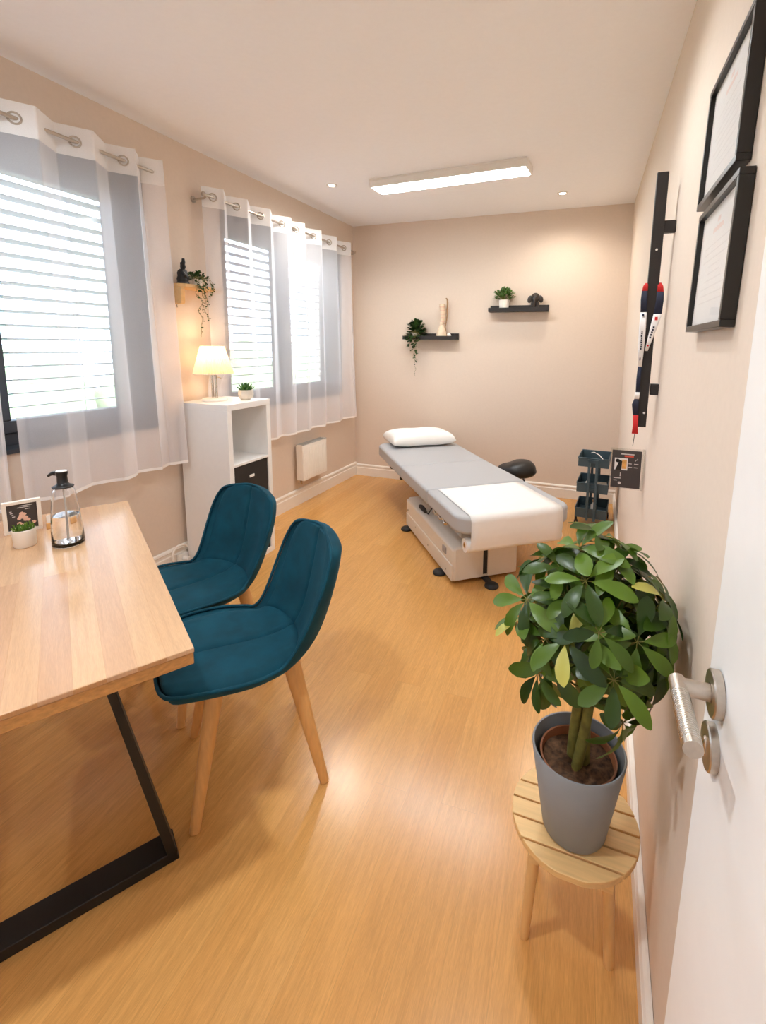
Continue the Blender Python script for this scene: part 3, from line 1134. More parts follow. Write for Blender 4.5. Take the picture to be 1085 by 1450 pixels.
mb.tube([(d_ * .6, q0 + .02, RZ0 - .035), (d_ * .6, q0 + .02, RZ0 + .02)], .010, 12)
mb.tube([(d_ * .6, q0 + .02, RZ0 - .015), (d_ * .6, q0 - .012, RZ0 - .015)], .009, 12)
obj('valve', mb, M['steel'], t)
for yy in (q0 + .07, q1 - .07):
    obj('wall_bracket', MB().box(0, .031, yy - .012, yy + .012, RZ0 + .05, RZ1 - .04), M['trim'], t)

t = thing('power_cable', 'looped white cable with a plug on the skirting beside the bookcase', 'cable', (W + .02, 2.115, 0))
mb = MB()
pts = []
for k in range(33):
    a = -1.2 + 4.4 * k / 32
    pts.append((.025 + .004 * math.sin(3 * a), .015 - .062 * math.cos(a - .6), .098 + .062 * math.sin(a - .6)))
mb.tube(pts, .0075, 10)
mb.tube([(.02, -.02, .012), (.03, .03, .010), (.04, .05, .020)], .0075, 10)
obj('cord', mb, M['trim'], t)
mb = MB()
mb.tube([(.02, .04, .06), (.055, .05, .062)], .017, 12)
mb.box(0, .02, .005, .075, .03, .095)
obj('plug', mb, M['white_plastic'], t, bevel=.002)

# ------------------------------------------------------------------ shelf on the window wall
t = thing('wall_shelf', 'pale wood wall shelf with one deep side bracket between the two windows', 'shelf', (W, 2.20, 1.745))
pl_ = [(0, .0), (.085, .0), (.118, .03), (.125, .09), (.112, .20), (.092, .30), (.080, .375), (0, .385)]
obj('board', MB().prism(pl_, 0, .022), M['pine'], t, bevel=.003)
obj('bracket', MB().prism([(0, -.098), (.096, -.098), (.104, -.088), (.106, 0), (0, 0)], 0, .03, m=Matrix(((1, 0, 0, 0), (0, 0, 1, .004), (0, 1, 0, 0), (0, 0, 0, 1)))), M['pine'], t, bevel=.003)
obj('hook', MB().tube([(.05, .02, -.098), (.05, .02, -.112), (.052, .02, -.118)], .003, 8), M['steel'], t)

t = thing('figurine', 'black carved figurine standing on the wooden wall shelf', 'figurine', (W + .062, 2.265, 1.767), math.radians(40))
mb = MB()
mb.lathe([(0, 0), (.034, 0), (.036, .006), (.033, .014), (0, .015)], seg=24)
mb.lathe([(0, .012), (.030, .014), (.034, .03), (.028, .05), (.030, .066), (.024, .082), (.012, .09), (0, .092)], seg=24)
mb.ball((.004, 0, .104), .016, .016, .019)
mb.tube([(.006, -.012, .108), (.010, -.016, .128), (.010, -.014, .148)], [.010, .011, .008], 10)
mb.tube([(-.002, .012, .106), (-.004, .020, .120), (-.006, .020, .132)], [.008, .009, .006], 10)
mb.tube([(0, -.026, .072), (.016, -.034, .05), (.026, -.014, .036), (.03, .008, .034)], [.011, .010, .009, .007], 10)
mb.tube([(0, .026, .072), (.016, .034, .05), (.028, .014, .040), (.03, -.008, .038)], [.011, .010, .009, .007], 10)
obj('body', mb, M['black_stone'], t)


def trailing(name, label, loc, radius, height, strands, leafsize, mat, seed, potr, poth, potmat, nclump=90, rz=0, maxx=None, squash=1.0):
    rnd = random.Random(seed)
    t = thing(name, label, 'plant', loc, rz)
    obj('pot', MB().lathe([(0, 0), (potr * .8, 0), (potr, poth), (potr * .9, poth), (potr * .85, poth * .9), (0, poth * .88)], seg=24), potmat, t)
    mb, st = MB(), MB()
    for k in range(nclump):
        a, e = rnd.uniform(0, 6.28), rnd.uniform(-.35, 1.45)
        r = radius * (.35 + .65 * rnd.random())
        p = Vector((r * math.cos(a) * math.cos(e), r * squash * math.sin(a) * math.cos(e), poth + height * r / radius * max(-.5, math.sin(e))))
        if maxx is not None and p.x < maxx:
            p.x = maxx + .003 * rnd.random()
        d = Vector((p.x, p.y, (p.z - poth) + .02 + rnd.uniform(-.03, .03))).normalized()
        if k % 3 == 0:
            st.tube([(0, 0, poth * .9), tuple(p * .55 + Vector((0, 0, poth * .5))), tuple(p)], .0012, 5)
        mb.leaf(p, d + Vector((rnd.uniform(-.5, .5), rnd.uniform(-.5, .5), rnd.uniform(-.3, .3))), (rnd.uniform(-.4, .4), rnd.uniform(-.4, .4), 1),
                leafsize * rnd.uniform(.75, 1.2), leafsize * .7, .3, .2)
    for (sx, sy, ln, n, ls) in strands:
        pts = [Vector((0, 0, poth)), Vector((sx * .8, sy * .8, poth + .012)), Vector((sx, sy, poth - .02))]
        m_ = max(6, int(ln / .012))
        for q in range(1, m_ + 1):
            z = poth - .02 - ln * q / m_
            pts.append(Vector((sx + .008 * math.sin(q * .9 + seed), sy + .010 * math.sin(q * .63 + 1.3 * seed), z)))
        st.tube(pts, .0011, 5)
        for q in range(n):
            f = (q + .5) / n
            p = pts[min(len(pts) - 1, 2 + int(f * m_))]
            a = rnd.uniform(0, 6.28)
            s_ = ls * (1.05 - .45 * f) * rnd.uniform(.8, 1.15)
            dd = Vector((math.cos(a), math.sin(a), rnd.uniform(-.9, .1)))
            if maxx is not None and dd.x < 0:
                dd.x *= -.5
            mb.leaf(p, dd, (rnd.uniform(-.3, .3), rnd.uniform(-.3, .3), 1), s_, s_ * .85, .25, .12)
    obj('foliage', mb, mat, t)
    obj('stem', st, M['bark'], t)
    return t


trailing('trailing_plant', 'leafy plant trailing from the wooden wall shelf beside the black figurine', (W + .062, 2.375, 1.767), .058, .040,
         [(.068, -.055, .335, 30, .020), (.072, -.010, .24, 26, .019), (.062, .045, .09, 12, .018), (.074, -.030, .18, 18, .018), (.062, .060, .08, 9, .018), (.070, -.075, .10, 10, .018)],
         .022, M['leaf_dark'], 11, .03, .042, M['ceramic'], 110, maxx=-.05)

# ------------------------------------------------------------------ picture ledges on the back wall


def ledge(x0, x1, z, label):
    t = thing('picture_ledge', label, 'shelf', ((x0 + x1) / 2, B, z), 0, 'black picture ledges on the back wall')
    h = (x1 - x0) / 2
    obj('shelf_board', MB().box(-h, h, -.10, 0, 0, .010), M['black_wood'], t, bevel=.001)
    obj('front_lip', MB().box(-h, h, -.112, -.10, 0, .036), M['black_wood'], t, bevel=.001)
    obj('back_rail', MB().box(-h, h, -.012, 0, .010, .062), M['black_wood'], t, bevel=.001)
    return t


ledge(-1.842, -1.290, 1.470, 'black picture ledge holding the spine model and an ivy plant')
ledge(-.985, -.446, 1.726, 'black picture ledge holding the bushy plant and a dark figurine')
LZ1, LZ2 = 1.4805, 1.7365

trailing('ivy_plant', 'dark green ivy trailing down from the ledge with the spine model', (-1.715, B - .058, LZ1), .085, .105,
         [(.004, -.074, .27, 9, .050), (-.05, -.070, .12, 9, .042), (.026, -.070, .20, 6, .048), (.018, -.078, .40, 9, .026), (-.02, -.074, .07, 8, .044), (.05, -.070, .06, 7, .04), (-.075, -.068, .05, 6, .04)],
         .046, M['leaf_dark'], 21, .040, .055, M['pot_beige'], 150, squash=.5)

t = thing('spine_model', 'cream anatomical spine model on a white base on the ledge', 'anatomical model', (-1.445, B - .055, LZ1))
obj('base', MB().box(-.066, .048, -.038, .038, 0, .016), M['ceramic'], t, bevel=.002)
mb = MB()
mb.lathe([(0, .016), (.050, .018), (.054, .035), (.043, .075), (.027, .115), (.015, .142), (0, .148)], seg=20, m=Matrix.Translation((-.008, 0, 0)) @ Matrix.Diagonal((1, .7, 1, 1)))
mb.ball((-.026, -.006, .05), .014, .012, .036)
mb.ball((.016, -.006, .05), .012, .012, .034)
obj('sacrum', mb, M['bone'], t)
vb, db = MB(), MB()
NVb = 6
for k in range(NVb):
    z = .148 + k * .034
    x = -.004 + .008 * math.sin(k * .9) + .0016 * k
    r = .021 + .0012 * k
    vb.lathe([(0, z - .011), (r, z - .011), (r * .86, z), (r, z + .011), (0, z + .011)], seg=20, m=Matrix.Translation((x, -.006, 0)) @ Matrix.Diagonal((1, .8, 1, 1)))
    vb.tube([(x + .008, .008, z), (x + .028, .016, z - .004), (x + .036, .020, z - .010)], [.006, .005, .003], 8)
    vb.tube([(x - .012, .004, z), (x - .028, .008, z + .002)], [.005, .003], 8)
    if k:
        db.lathe([(0, z - .023), (r * .93, z - .023), (r * .98, z - .017), (r * .93, z - .011), (0, z - .011)], seg=20, m=Matrix.Translation((x, -.006, 0)) @ Matrix.Diagonal((1, .8, 1, 1)))
obj('vertebra_stack', vb, M['bone'], t)
obj('disc_stack', db, M['disc'], t)
mb = MB()
mb.tube([(.030, .012, .385), (.044, .010, .37), (.046, .010, .33), (.042, .010, .28), (.044, .010, .22), (.036, .008, .16), (.026, .006, .11), (.034, .004, .06), (.05, 0, .02)],
        [.006, .008, .008, .006, .005, .005, .005, .006, .006], 10)
obj('spinal_cord', mb, M['nerve'], t)
mb = MB()
mb.ball((.070, -.004, .032), .020, .018, .026, m=Matrix.Rotation(-.5, 4, 'Y'))
mb.ball((.062, -.004, .012), .028, .022, .012)
obj('hip_bone', mb, M['ceramic'], t)

t = thing('leafy_plant', 'bushy green artificial plant in a white pot on the higher ledge', 'plant', (-.848, B - .058, LZ2))
obj('pot', MB().lathe([(0, 0), (.036, 0), (.040, .004), (.050, .096), (.047, .098), (.045, .090), (0, .088)], seg=32), M['ceramic'], t)
obj('soil', MB().lathe([(0, .0885), (.0445, .0885)], seg=20), M['soil'], t)
rnd = random.Random(31)
mb, st = MB(), MB()
for k in range(230):
    a, e = rnd.uniform(0, 6.28), rnd.uniform(.0, 1.5)
    r = rnd.uniform(.5, 1)
    p = Vector((.092 * r * math.cos(a) * math.cos(e), .046 * r * math.sin(a) * math.cos(e), .100 + .092 * r * math.sin(e)))
    d = Vector((p.x * 1.2, p.y * 1.2, p.z - .075))
    if k % 5 == 0:
        st.tube([(0, 0, .068), tuple(p)], .0013, 5)
    mb.leaf(p, d + Vector((rnd.uniform(-.03, .03), rnd.uniform(-.03, .03), rnd.uniform(-.02, .03))), (rnd.uniform(-.5, .5), rnd.uniform(-1, .3), 1), rnd.uniform(.024, .036), .015, .3, .2)
obj('foliage', mb, M['leaf_mid'], t)
obj('stem', st, M['bark'], t)

t = thing('elephant_figurine', 'dark glossy elephant-shaped figurine on the higher ledge', 'figurine', (-.566, B - .058, LZ2))
mb = MB()
mb.ball((0, .006, .112), .040, .032, .044)
mb.ball((0, -.014, .106), .030, .024, .036)
mb.ball((0, .010, .066), .034, .028, .032)
for s_ in (-1, 1):
    mb.ball((s_ * .047, .0, .100), .022, .010, .034, m=Matrix.Rotation(s_ * -.30, 4, 'Y'))
    mb.tube([(s_ * .020, .0, .07), (s_ * .024, -.006, .035), (s_ * .026, -.008, 0)], [.017, .014, .015], 12)
    mb.tube([(s_ * .016, .022, .07), (s_ * .018, .024, .035), (s_ * .018, .024, 0)], [.016, .013, .015], 12)
    mb.ball((s_ * .013, -.036, .116), .004)
mb.tube([(0, -.034, .104), (0, -.044, .075), (0, -.043, .045), (0, -.036, .024)], [.013, .010, .008, .006], 10)
obj('body', mb, M['bronze'], t)

# ------------------------------------------------------------------ treatment table
TT_LOC, TT_RZ = (-.739, 2.549, 0), math.radians(-51.5)
t = thing('treatment_table', 'pale grey electric treatment table on a white box base with black feet', 'treatment table', TT_LOC, TT_RZ)
# local x from the head (negative) to the foot end, y across
BW0, BW1, BU0, BU1, BT = .0, .43, -.985, .0, .235
mb = MB()
prof = [(BW0, .022), (BW0, .215), (BW0 + .028, BT), (BW1 - .028, BT), (BW1, .215), (BW1, .022)]
mb.prism(prof, BU0, BU1, m=Matrix(((0, 0, 1, 0), (1, 0, 0, 0), (0, 1, 0, 0), (0, 0, 0, 1))))
base = obj('base_cabinet', mb, M['bed_white'], t, bevel=.010, bseg=3)
mb = MB()
mb.box(BU0 + .02, BU1 - .003, BW0 - .006, BW0 + .004, .024, .122)
obj('side_cover', mb, M['bed_white'], base, bevel=.004)
mb = MB()
mb.box(BU1 - .004, BU1 + .004, .012, .196, .026, .226)
mb.box(BU1 - .004, BU1 + .004, .226, .418, .026, .226)
obj('end_cover', mb, M['bed_white'], base, bevel=.004)
obj('slot', MB().box(BU1 - .002, BU1 + .003, .198, .224, .044, .232), M['rubber'], base)
mb = MB()
mb.box(-.165, -.110, BW0 - .008, BW0 + .002, .150, .190)
mb.box(-.150, -.125, BW0 - .010, BW0 + .002, .160, .182)
obj('power_socket', mb, pmat('grey socket plastic', lin(168, 160, 156), .5), base, bevel=.002)
for uu, zz in ((-.93, .15), (-.72, .09), (-.44, .07), (-.10, .06)):
    obj('screw', MB().tube([(uu, BW0 - .009, zz), (uu, BW0 + .002, zz)], .006, 10), M['nickel'], base)
for uu, vv in ((-.905, -.022), (-.165, -.022), (.085, .215), (-.905, .452), (-.165, .452)):
    mb = MB()
    mb.lathe([(0, 0), (.040, 0), (.043, .006), (.040, .016), (.026, .026), (0, .028)], c=(uu, vv, 0), seg=24)
    cx = min(max(uu, BU0 + .03), BU1 - .03)
    cy = min(max(vv, BW0 + .03), BW1 - .03)
    mb.box(min(uu, cx) - .018, max(uu, cx) + .018, min(vv, cy) - .018, max(vv, cy) + .018, .006, .024)
    obj('foot_pad', mb, M['rubber'], t, bevel=.002)
mb = MB()
mb.box(-.86, -.12, .10, .33, BT, BT + .05)
mb.box(-.80, -.70, .12, .31, BT + .05, .36)
mb.box(-.28, -.18, .12, .31, BT + .05, .36)
obj('lift_column', mb, M['bed_white'], t, bevel=.004)
mb = MB()
for vv in (.03, .60):
    mb.box(-1.62, .04, vv, vv + .03, .352, .384)
for uu in (-1.30, -.85, -.40, .0):
    mb.box(uu, uu + .035, .06, .60, .356, .382)
obj('frame_rail', mb, M['bed_white'], t, bevel=.003)
mb = MB()
for uu in (-.30, -.215, -.13):
    mb.tube([(uu, -.012, .365), (uu + .045, -.018, .355)], .011, 10)
    mb.tube([(uu + .03, -.014, .36), (uu + .09, -.012, .368)], .006, 8)
obj('adjuster_linkage', mb, M['steel'], t)
for b_ in ((-1.50, -1.44, -.005, .05, .345, .378), (-1.19, -1.15, .0, .04, .325, .384)):
    obj('release_lever', MB().box(*b_), M['rubber'], t, bevel=.003)
CT, CB = .487, .386
for u0, u1, lb, dz in ((-1.83, -1.006, 'head cushion', .012), (-1.0, -.368, 'middle cushion', 0), (-.362, .190, 'foot end cushion with rounded edge', 0)):
    mb = MB()
    rad = .045
    c0 = [(-.045, 0), (.685, 0)]
    tl = -dz / .8
    mm = Matrix.Translation((u1, 0, 0)) @ Matrix.Rotation(-math.atan(tl) if dz else 0, 4, 'Y') @ Matrix.Translation((-u1, 0, 0))
    r = .10
    corners = []
    for (cx_, cy_, a0_, rr) in ((u0, -.045, 180, r if u0 < -1.5 else .02), (u1, -.045, 270, .09 if u1 > .1 else .02),
                                (u1, .685, 0, .09 if u1 > .1 else .02), (u0, .685, 90, r if u0 < -1.5 else .02)):
        ox = cx_ + rr if cx_ == u0 else cx_ - rr
        oy = cy_ + rr if cy_ < 0 else cy_ - rr
        for k in range(9):
            a = math.radians(a0_ + 90 * k / 8)
            corners.append((ox + rr * math.cos(a), oy + rr * math.sin(a)))
    mb.prism(corners, CB, CT, m=mm)
    o = obj('cushion', mb, M['leather'], t, bevel=.034, bseg=7)
    o['label'] = lb

t = thing('hand_control', 'black hand control with cord lying on the white treatment table base', 'remote control', (TT_LOC[0] - .409 + .02, TT_LOC[1] + .513 + .02, BT), TT_RZ)
mb = MB()
mb.tube([(-.06, 0, .014), (-.03, 0, .018), (.03, 0, .018), (.07, 0, .012)], [.012, .017, .016, .009], 12)
obj('handset', mb, M['rubber'], t)
mb = MB()
mb.tube([(.07, 0, .012), (.10, .01, .008), (.13, .005, .03), (.16, .03, .09), (.17, .04, .115)], .004, 8)
obj('cord', mb, M['rubber'], t)


def bedpt(u, v, z):
    c, s = math.cos(TT_RZ), math.sin(TT_RZ)
    return (TT_LOC[0] + c * u - s * v, TT_LOC[1] + s * u + c * v, z)


# paper: flat on the foot cushion, over the rounded end and round its roll
t = thing('paper_roll', 'white couch paper drawn from its roll over the treatment table foot end', 'paper roll', bedpt(.10, .32, CB - .10), TT_RZ)
RZc = CB - .062 - (CB - .10)
prof = [(-.336 - .10 + .65 * 0, CT + .0035)]
zb = CB - .10
PR_ = .0395
uc, zc_ = .190 - .034, CT - .034
rows = [(-.338, CT + .0035), (-.30, CT + .004), (-.15, CT + .004), (.0, CT + .004), (.10, CT + .004)]
rows += [(uc + PR_ * math.sin(math.radians(a)), zc_ + PR_ * math.cos(math.radians(a))) for a in range(0, 91, 9)]
RU, RZ_, RR = .143, CT - .176, .041
rows += [(uc + PR_ + .001, CT - .08), (uc + PR_ - .001, CT - .12), (uc + PR_ - .006, CT - .155)]
rows += [(RU + RR * math.cos(math.radians(a)), RZ_ + RR * math.sin(math.radians(a))) for a in range(-5, -280, -12)]
pts = [Vector((u - .10, 0, z - zb)) for u, z in rows]
NP = 150


def sheet(a, b):
    f = b * (len(pts) - 1)
    i = min(int(f), len(pts) - 2)
    q = pts[i].lerp(pts[i + 1], f - i)
    return Vector((q.x, -.295 + .585 * a, q.z))


mb = MB()
mb.grid(sheet, 12, NP)
obj('paper_sheet', mb, M['paper'], t, sharp=80, solid=.0016)
rc = Vector((RU - .10, 0, RZ_ - zb))
obj('roll', MB().lathe([(.017, -.312), (.0395, -.312), (.0395, .300), (.017, .300)], seg=32, m=Matrix.Translation(rc) @ Matrix.Rotation(-math.pi / 2, 4, 'X'), close=True), M['paper'], t)
obj('core', MB().lathe([(.011, -.311), (.0168, -.311), (.0168, .299), (.011, .299)], seg=24, m=Matrix.Translation(rc) @ Matrix.Rotation(-math.pi / 2, 4, 'X'), close=True), M['beech'], t, label='brown cardboard core')
obj('roll_holder', MB().tube([rc + Vector((0, -.300, 0)), rc + Vector((0, .31, 0))], .008, 10), M['rubber'], t)

# pillow
t_loc = bedpt(-1.72, .335, CT + .014)
mb = MB()


def pil(u, v, top):
    x, y = 2 * u - 1, 2 * v - 1
    px, py = .200 * x * (1 - .035 * (1 - y * y)), .300 * y * (1 - .035 * (1 - x * x))
    e = max(0, (1 - abs(x) ** 9)) ** .42 * max(0, (1 - abs(y) ** 11)) ** .42
    dome = 1 - .14 * x * x - .16 * y * y
    h = e * ((.086 if top else -.046) * dome) + .047 + .0025 * math.sin(7 * y + 2 * x) * e
    return Vector((px, py, h))


mb.grid(lambda u, v: pil(u, v, True), 41, 51)
mb.grid(lambda u, v: pil(u, v, False), 41, 51)
bmesh.ops.remove_doubles(mb.bm, verts=mb.bm.verts[:], dist=.0005)
o = obj('pillow', mb, M['cotton'], None, sharp=70)
o.location = t_loc
o.rotation_euler = (0, 0, TT_RZ)
setp(o, 'plump white pillow at the head of the treatment table', 'pillow')

# ------------------------------------------------------------------ saddle stool
t = thing('saddle_stool', 'black saddle stool on the far side of the treatment table', 'stool', (-.575, 3.76, 0), math.radians(178))
mb = MB()


def saddle(a, b, top):
    th = 2 * math.pi * a
    r = b
    x0, y0_ = math.cos(th), math.sin(th)
    rx = .165 if x0 < 0 else .155
    wy = .150 * (1 - .42 * max(0, x0) ** 1.5)
    x, y = rx * x0 * r + (.0), wy * y0_ * r
    e = (1 - r ** 3.2)
    if top:
        z = .418 + .085 * max(0, e) ** .5 + .026 * max(0, -x / .16) * e - .034 * max(0, (x - .01) / .15) * e ** .5 - .012 * math.exp(-((x - .07) / .05) ** 2) * e
    else:
        z = .418 - .048 * max(0, e) ** .6 * (1 if x < .04 else max(.25, 1 - (x - .04) / .1))
    return Vector((x, y, z))


mb.grid(lambda a, b: saddle(a, b * .999 + .001, True), 48, 16, wrap_u=True)
mb.grid(lambda a, b: saddle(a, b * .999 + .001, False), 48, 10, wrap_u=True)
bmesh.ops.remove_doubles(mb.bm, verts=mb.bm.verts[:], dist=.0006)
obj('seat', mb, M['black_leather'], t, sharp=75)
mb = MB()
mb.tube([(-.02, 0, .06), (-.02, 0, .20)], .025, 16)
mb.tube([(-.02, 0, .20), (-.02, 0, .385)], .014, 16)
obj('gas_lift', mb, M['steel'], t)
obj('tilt_lever', MB().tube([(-.06, .02, .375), (-.085, .07, .355), (-.10, .12, .325)], [.008, .007, .006], 8), M['rubber'], t)
for k in range(5):
    a = k * 2 * math.pi / 5 + .3
    e = Vector((-.02 + .21 * math.cos(a), .21 * math.sin(a), .062))
    l_ = obj('leg', MB().tube([(-.02, 0, .085), ((-.02 + e.x) / 2, e.y / 2, .078), e], [.022, .018, .013], 10), M['steel'], t)
    mb = MB()
    mb.tube([e, e - Vector((0, 0, .012))], .008, 8)
    for s in (-1, 1):
        w_ = Vector((-math.sin(a), math.cos(a), 0)) * s
        c_ = e - Vector((0, 0, .037))
        mb.tube([c_ + w_ * .006, c_ + w_ * .020], .025, 16)
    obj('caster', mb, M['rubber'], l_)

# ------------------------------------------------------------------ trolley
TX, TY = .022, 3.93
t = thing('utility_trolley', 'slim dark blue-grey three-tier trolley on casters in the far corner', 'trolley', (TX, TY, 0), math.radians(-4))
hw, hd = .112, .155
for z0, z1, sc_ in ((.498, .566, 1.0), (.294, .366, 1.02), (.088, .162, 1.04)):
    mb = MB()
    w_, d_ = hw * sc_, hd
    mb.box(-w_, w_, -d_, d_, z0, z0 + .004)
    mb.box(-w_, w_, -d_, -d_ + .004, z0 + .004, z1)
    mb.box(-w_, w_, d_ - .004, d_, z0 + .004, z1)
    mb.box(-w_, -w_ + .004, -d_ + .004, d_ - .004, z0 + .004, z1)
    mb.box(w_ - .004, w_, -d_ + .004, d_ - .004, z0 + .004, z1)
    for a, b in (((-w_, -d_), (w_, -d_)), ((w_, -d_), (w_, d_)), ((w_, d_), (-w_, d_)), ((-w_, d_), (-w_, -d_))):
        mb.tube([(a[0], a[1], z1), (b[0], b[1], z1)], .0045, 8)
    obj('tray', mb, M['trolley'], t, bevel=.001)
for sy in (-1, 1):
    for sx in (-1, 1):
        mb = MB()
        mb.box(sx * .028 - .010, sx * .028 + .010, sy * (hd + .010) - .006, sy * (hd + .010) + .006, .070, .555)
        obj('post', mb, M['trolley'], t, bevel=.002)
    mb = MB()
    for zz in (.31, .325, .34):
        mb.box(-.018, .018, sy * (hd + .010) - .004, sy * (hd + .010) + .004, zz, zz + .006)
    mb.box(-.040, .040, sy * (hd + .010) - .006, sy * (hd + .010) + .005, .535, .558)
    obj('post_tie', mb, M['trolley'], t, bevel=.001)
for sx in (-1, 1):
    for sy in (-1, 1):
        mb = MB()
        x, y = sx * .108, sy * .140
        mb.tube([(x, y, .088), (x, y, .052)], .010, 12)
        mb.box(x - .012, x + .012, y - .006, y + .022, .046, .056)
        for s in (-1, 1):
            mb.tube([(x + s * .005, y + .014, .026), (x + s * .013, y + .014, .026)], .026, 18)
        c_ = obj('caster', mb, M['rubber'], t)
        obj('caster_fork', MB().tube([(x - .016, y + .014, .026), (x + .016, y + .014, .026)], .009, 10), M['steel'], c_)
Z3 = .366


def trol(x, y, z):
    a = math.radians(-4)
    return (TX + math.cos(a) * x - math.sin(a) * y, TY + math.sin(a) * x + math.cos(a) * y, z)


o = obj('white_carton', MB().box(-.075, .07, -.035, .035, 0, .030), M['paper'], bevel=.002)
o.location = trol(-.012, -.07, .502)
o.rotation_euler = (0, 0, math.radians(-4))
setp(o, 'flat white carton in the top tray of the trolley', 'box')
o = obj('white_cable', MB().tube([(-.03, .10, .055), (-.01, .04, .075), (.03, -.04, .072), (.06, -.12, .055), (.065, -.10, .02), (.05, .02, .008)], .0035, 8), M['trim'])
o.location = trol(0, 0, .502)
setp(o, 'thin white cable looped over the top tray of the trolley', 'cable')
mb = MB()
mb.prism([(-.10, 0), (-.02, 0), (-.045, .066)], -.004, .004, m=Matrix(((1, 0, 0, 0), (0, 0, 1, 0), (0, 1, 0, 0), (0, 0, 0, 1))))
o = obj('folded_leaflet', mb, M['paper'], bevel=.0005)
o.location = trol(-.002, -.06, .2985)
o.rotation_euler = (math.radians(-18), 0, 0)
setp(o, 'folded white leaflet leaning in the middle tray of the trolley', 'leaflet')
o = obj('paper_pack', MB().box(-.04, .04, -.06, .06, 0, .03), M['pot_beige'], bevel=.002)
o.location = trol(.06, .02, .2985)
setp(o, 'beige pack lying in the middle tray of the trolley', 'pack')
t = thing('spray_bottle', 'small white bottle standing in the lowest tray of the trolley', 'bottle', trol(.012, -.05, .0925))
obj('body', MB().lathe([(0, 0), (.019, 0), (.021, .004), (.021, .075), (.010, .09), (.010, .10), (0, .10)], seg=20), M['white_plastic'], t)
obj('cap', MB().lathe([(0, .10), (.012, .10), (.011, .118), (0, .118)], seg=16), M['steel'], t)

# ------------------------------------------------------------------ wall bar, ribbon, sign
PX, PY = .170, 1.96
PW = lambda z: xw(PY, z)
t = thing('wall_bar', 'tall black wooden bar held off the right wall by two brackets', 'wall bar', (PX, PY, 1.118))
tiltb = Matrix.Shear('XY', 4, (0.016, 0))
mb = MB()
vs = [mb.bm.verts.new((dx + .012 * (z / .9) - .005, dy, z)) for z in (0, .912) for dx, dy in ((-.019, -.012), (.019, -.012), (.019, .012), (-.019, .012))]
for f in ((3, 2, 1, 0), (4, 5, 6, 7), (0, 1, 5, 4), (1, 2, 6, 5), (2, 3, 7, 6), (3, 0, 4, 7)):
    mb.bm.faces.new([vs[i] for i in f])
obj('bar', mb, M['black_wood'], t, bevel=.002)
for zz in (1.262, 1.845):
    mb = MB()
    mb.box(.019, PW(zz) - PX - .0005, -.010, .014, zz - 1.118 - .021, zz - 1.118 + .021)
    obj('bracket', mb, M['black_wood'], t, bevel=.002)
mb = MB()
for zz in (.648, .055):
    mb.tube([(.004, -.0145, zz), (.004, -.011, zz)], .004, 12)
obj('screw_head', mb, M['white_plastic'], t)

# the ribbon goes once round the bar and its two ends hang down on the room side
t = thing('lanyard', 'red, navy and white ribbon lanyard looped over the black wall bar', 'lanyard', (PX, PY - .014, 1.09))
z_of = lambda z: z - 1.09


def strap(pts, w, name, mat, parent):
    """flat strap through (x, y, z, half width) points facing the camera side"""
    mb = MB()
    rows = [[mb.bm.verts.new((x + s * hw_, y, z)) for s in (-1, -.5, 0, .5, 1)] for x, y, z, hw_ in pts]
    for a, b in zip(rows[:-1], rows[1:]):
        for k in range(4):
            mb.bm.faces.new((a[k], a[k + 1], b[k + 1], b[k]))
    return obj(name, mb, mat, parent, solid=.0025)


Z = z_of
LX = -.025
strap([(LX + .006, .006, Z(1.650), .005), (LX + .002, .001, Z(1.640), .008), (LX, -.002, Z(1.622), .0095)], 0, 'red_band', M['red'], t)
strap([(.022, .006, Z(1.650), .006), (.026, .001, Z(1.638), .009), (.027, -.002, Z(1.618), .011)], 0, 'red_band', M['red'], t)
strap([(LX, -.002, Z(1.622), .0095), (LX - .001, -.004, Z(1.59), .0105), (LX + .001, -.006, Z(1.545), .0105)], 0, 'navy_band', M['navy'], t)
strap([(.027, -.002, Z(1.618), .011), (.027, -.004, Z(1.585), .0125), (.023, -.006, Z(1.538), .0135)], 0, 'navy_band', M['navy'], t)
wl = strap([(LX + .001, -.006, Z(1.545), .0105), (LX + .001, -.009, Z(1.49), .0115), (LX + .001, -.013, Z(1.41), .010), (LX + .001, -.015, Z(1.347), .0065)], 0, 'white_band', M['ribbon_white'], t)
wr = strap([(.023, -.006, Z(1.538), .0135), (.015, -.009, Z(1.50), .0120), (.004, -.013, Z(1.45), .0085), (-.006, -.014, Z(1.405), .005)], 0, 'white_band', M['ribbon_white'], t)
strap([(LX + .001, -.015, Z(1.347), .0065), (LX, -.015, Z(1.30), .0075), (LX, -.015, Z(1.25), .0065)], 0, 'navy_band', M['navy'], t)
strap([(LX, -.0155, Z(1.252), .0085), (LX - .002, -.0155, Z(1.226), .0085)], 0, 'white_band', M['ribbon_white'], t)
strap([(LX - .002, -.015, Z(1.226), .0075), (LX - .005, -.015, Z(1.205), .0115), (LX - .001, -.015, Z(1.165), .0095)], 0, 'navy_band', M['navy'], t)
strap([(LX - .001, -.0155, Z(1.165), .0095), (LX + .001, -.0155, Z(1.125), .009), (LX + .001, -.0155, Z(1.094), .011)], 0, 'red_band', M['red'], t)
obj('thread', MB().tube([(LX + .001, -.015, Z(1.096)), (LX - .001, -.015, Z(1.07)), (LX - .003, -.015, Z(1.045))], .0013, 6), M['frame_black'], t)
mb = MB()
for k in range(9):
    mb.box(LX - .0012 - .0008 * (k % 3), LX + .0022 + .0006 * (k % 2), -.0125 - .0006 * k, -.0105 - .0006 * k, Z(1.478) - .0078 * k - .0062 + .0016 * (k % 4 == 1), Z(1.478) - .0078 * k)
mb.box(LX - .003, LX + .003, -.0095, -.0078, Z(1.530), Z(1.540))
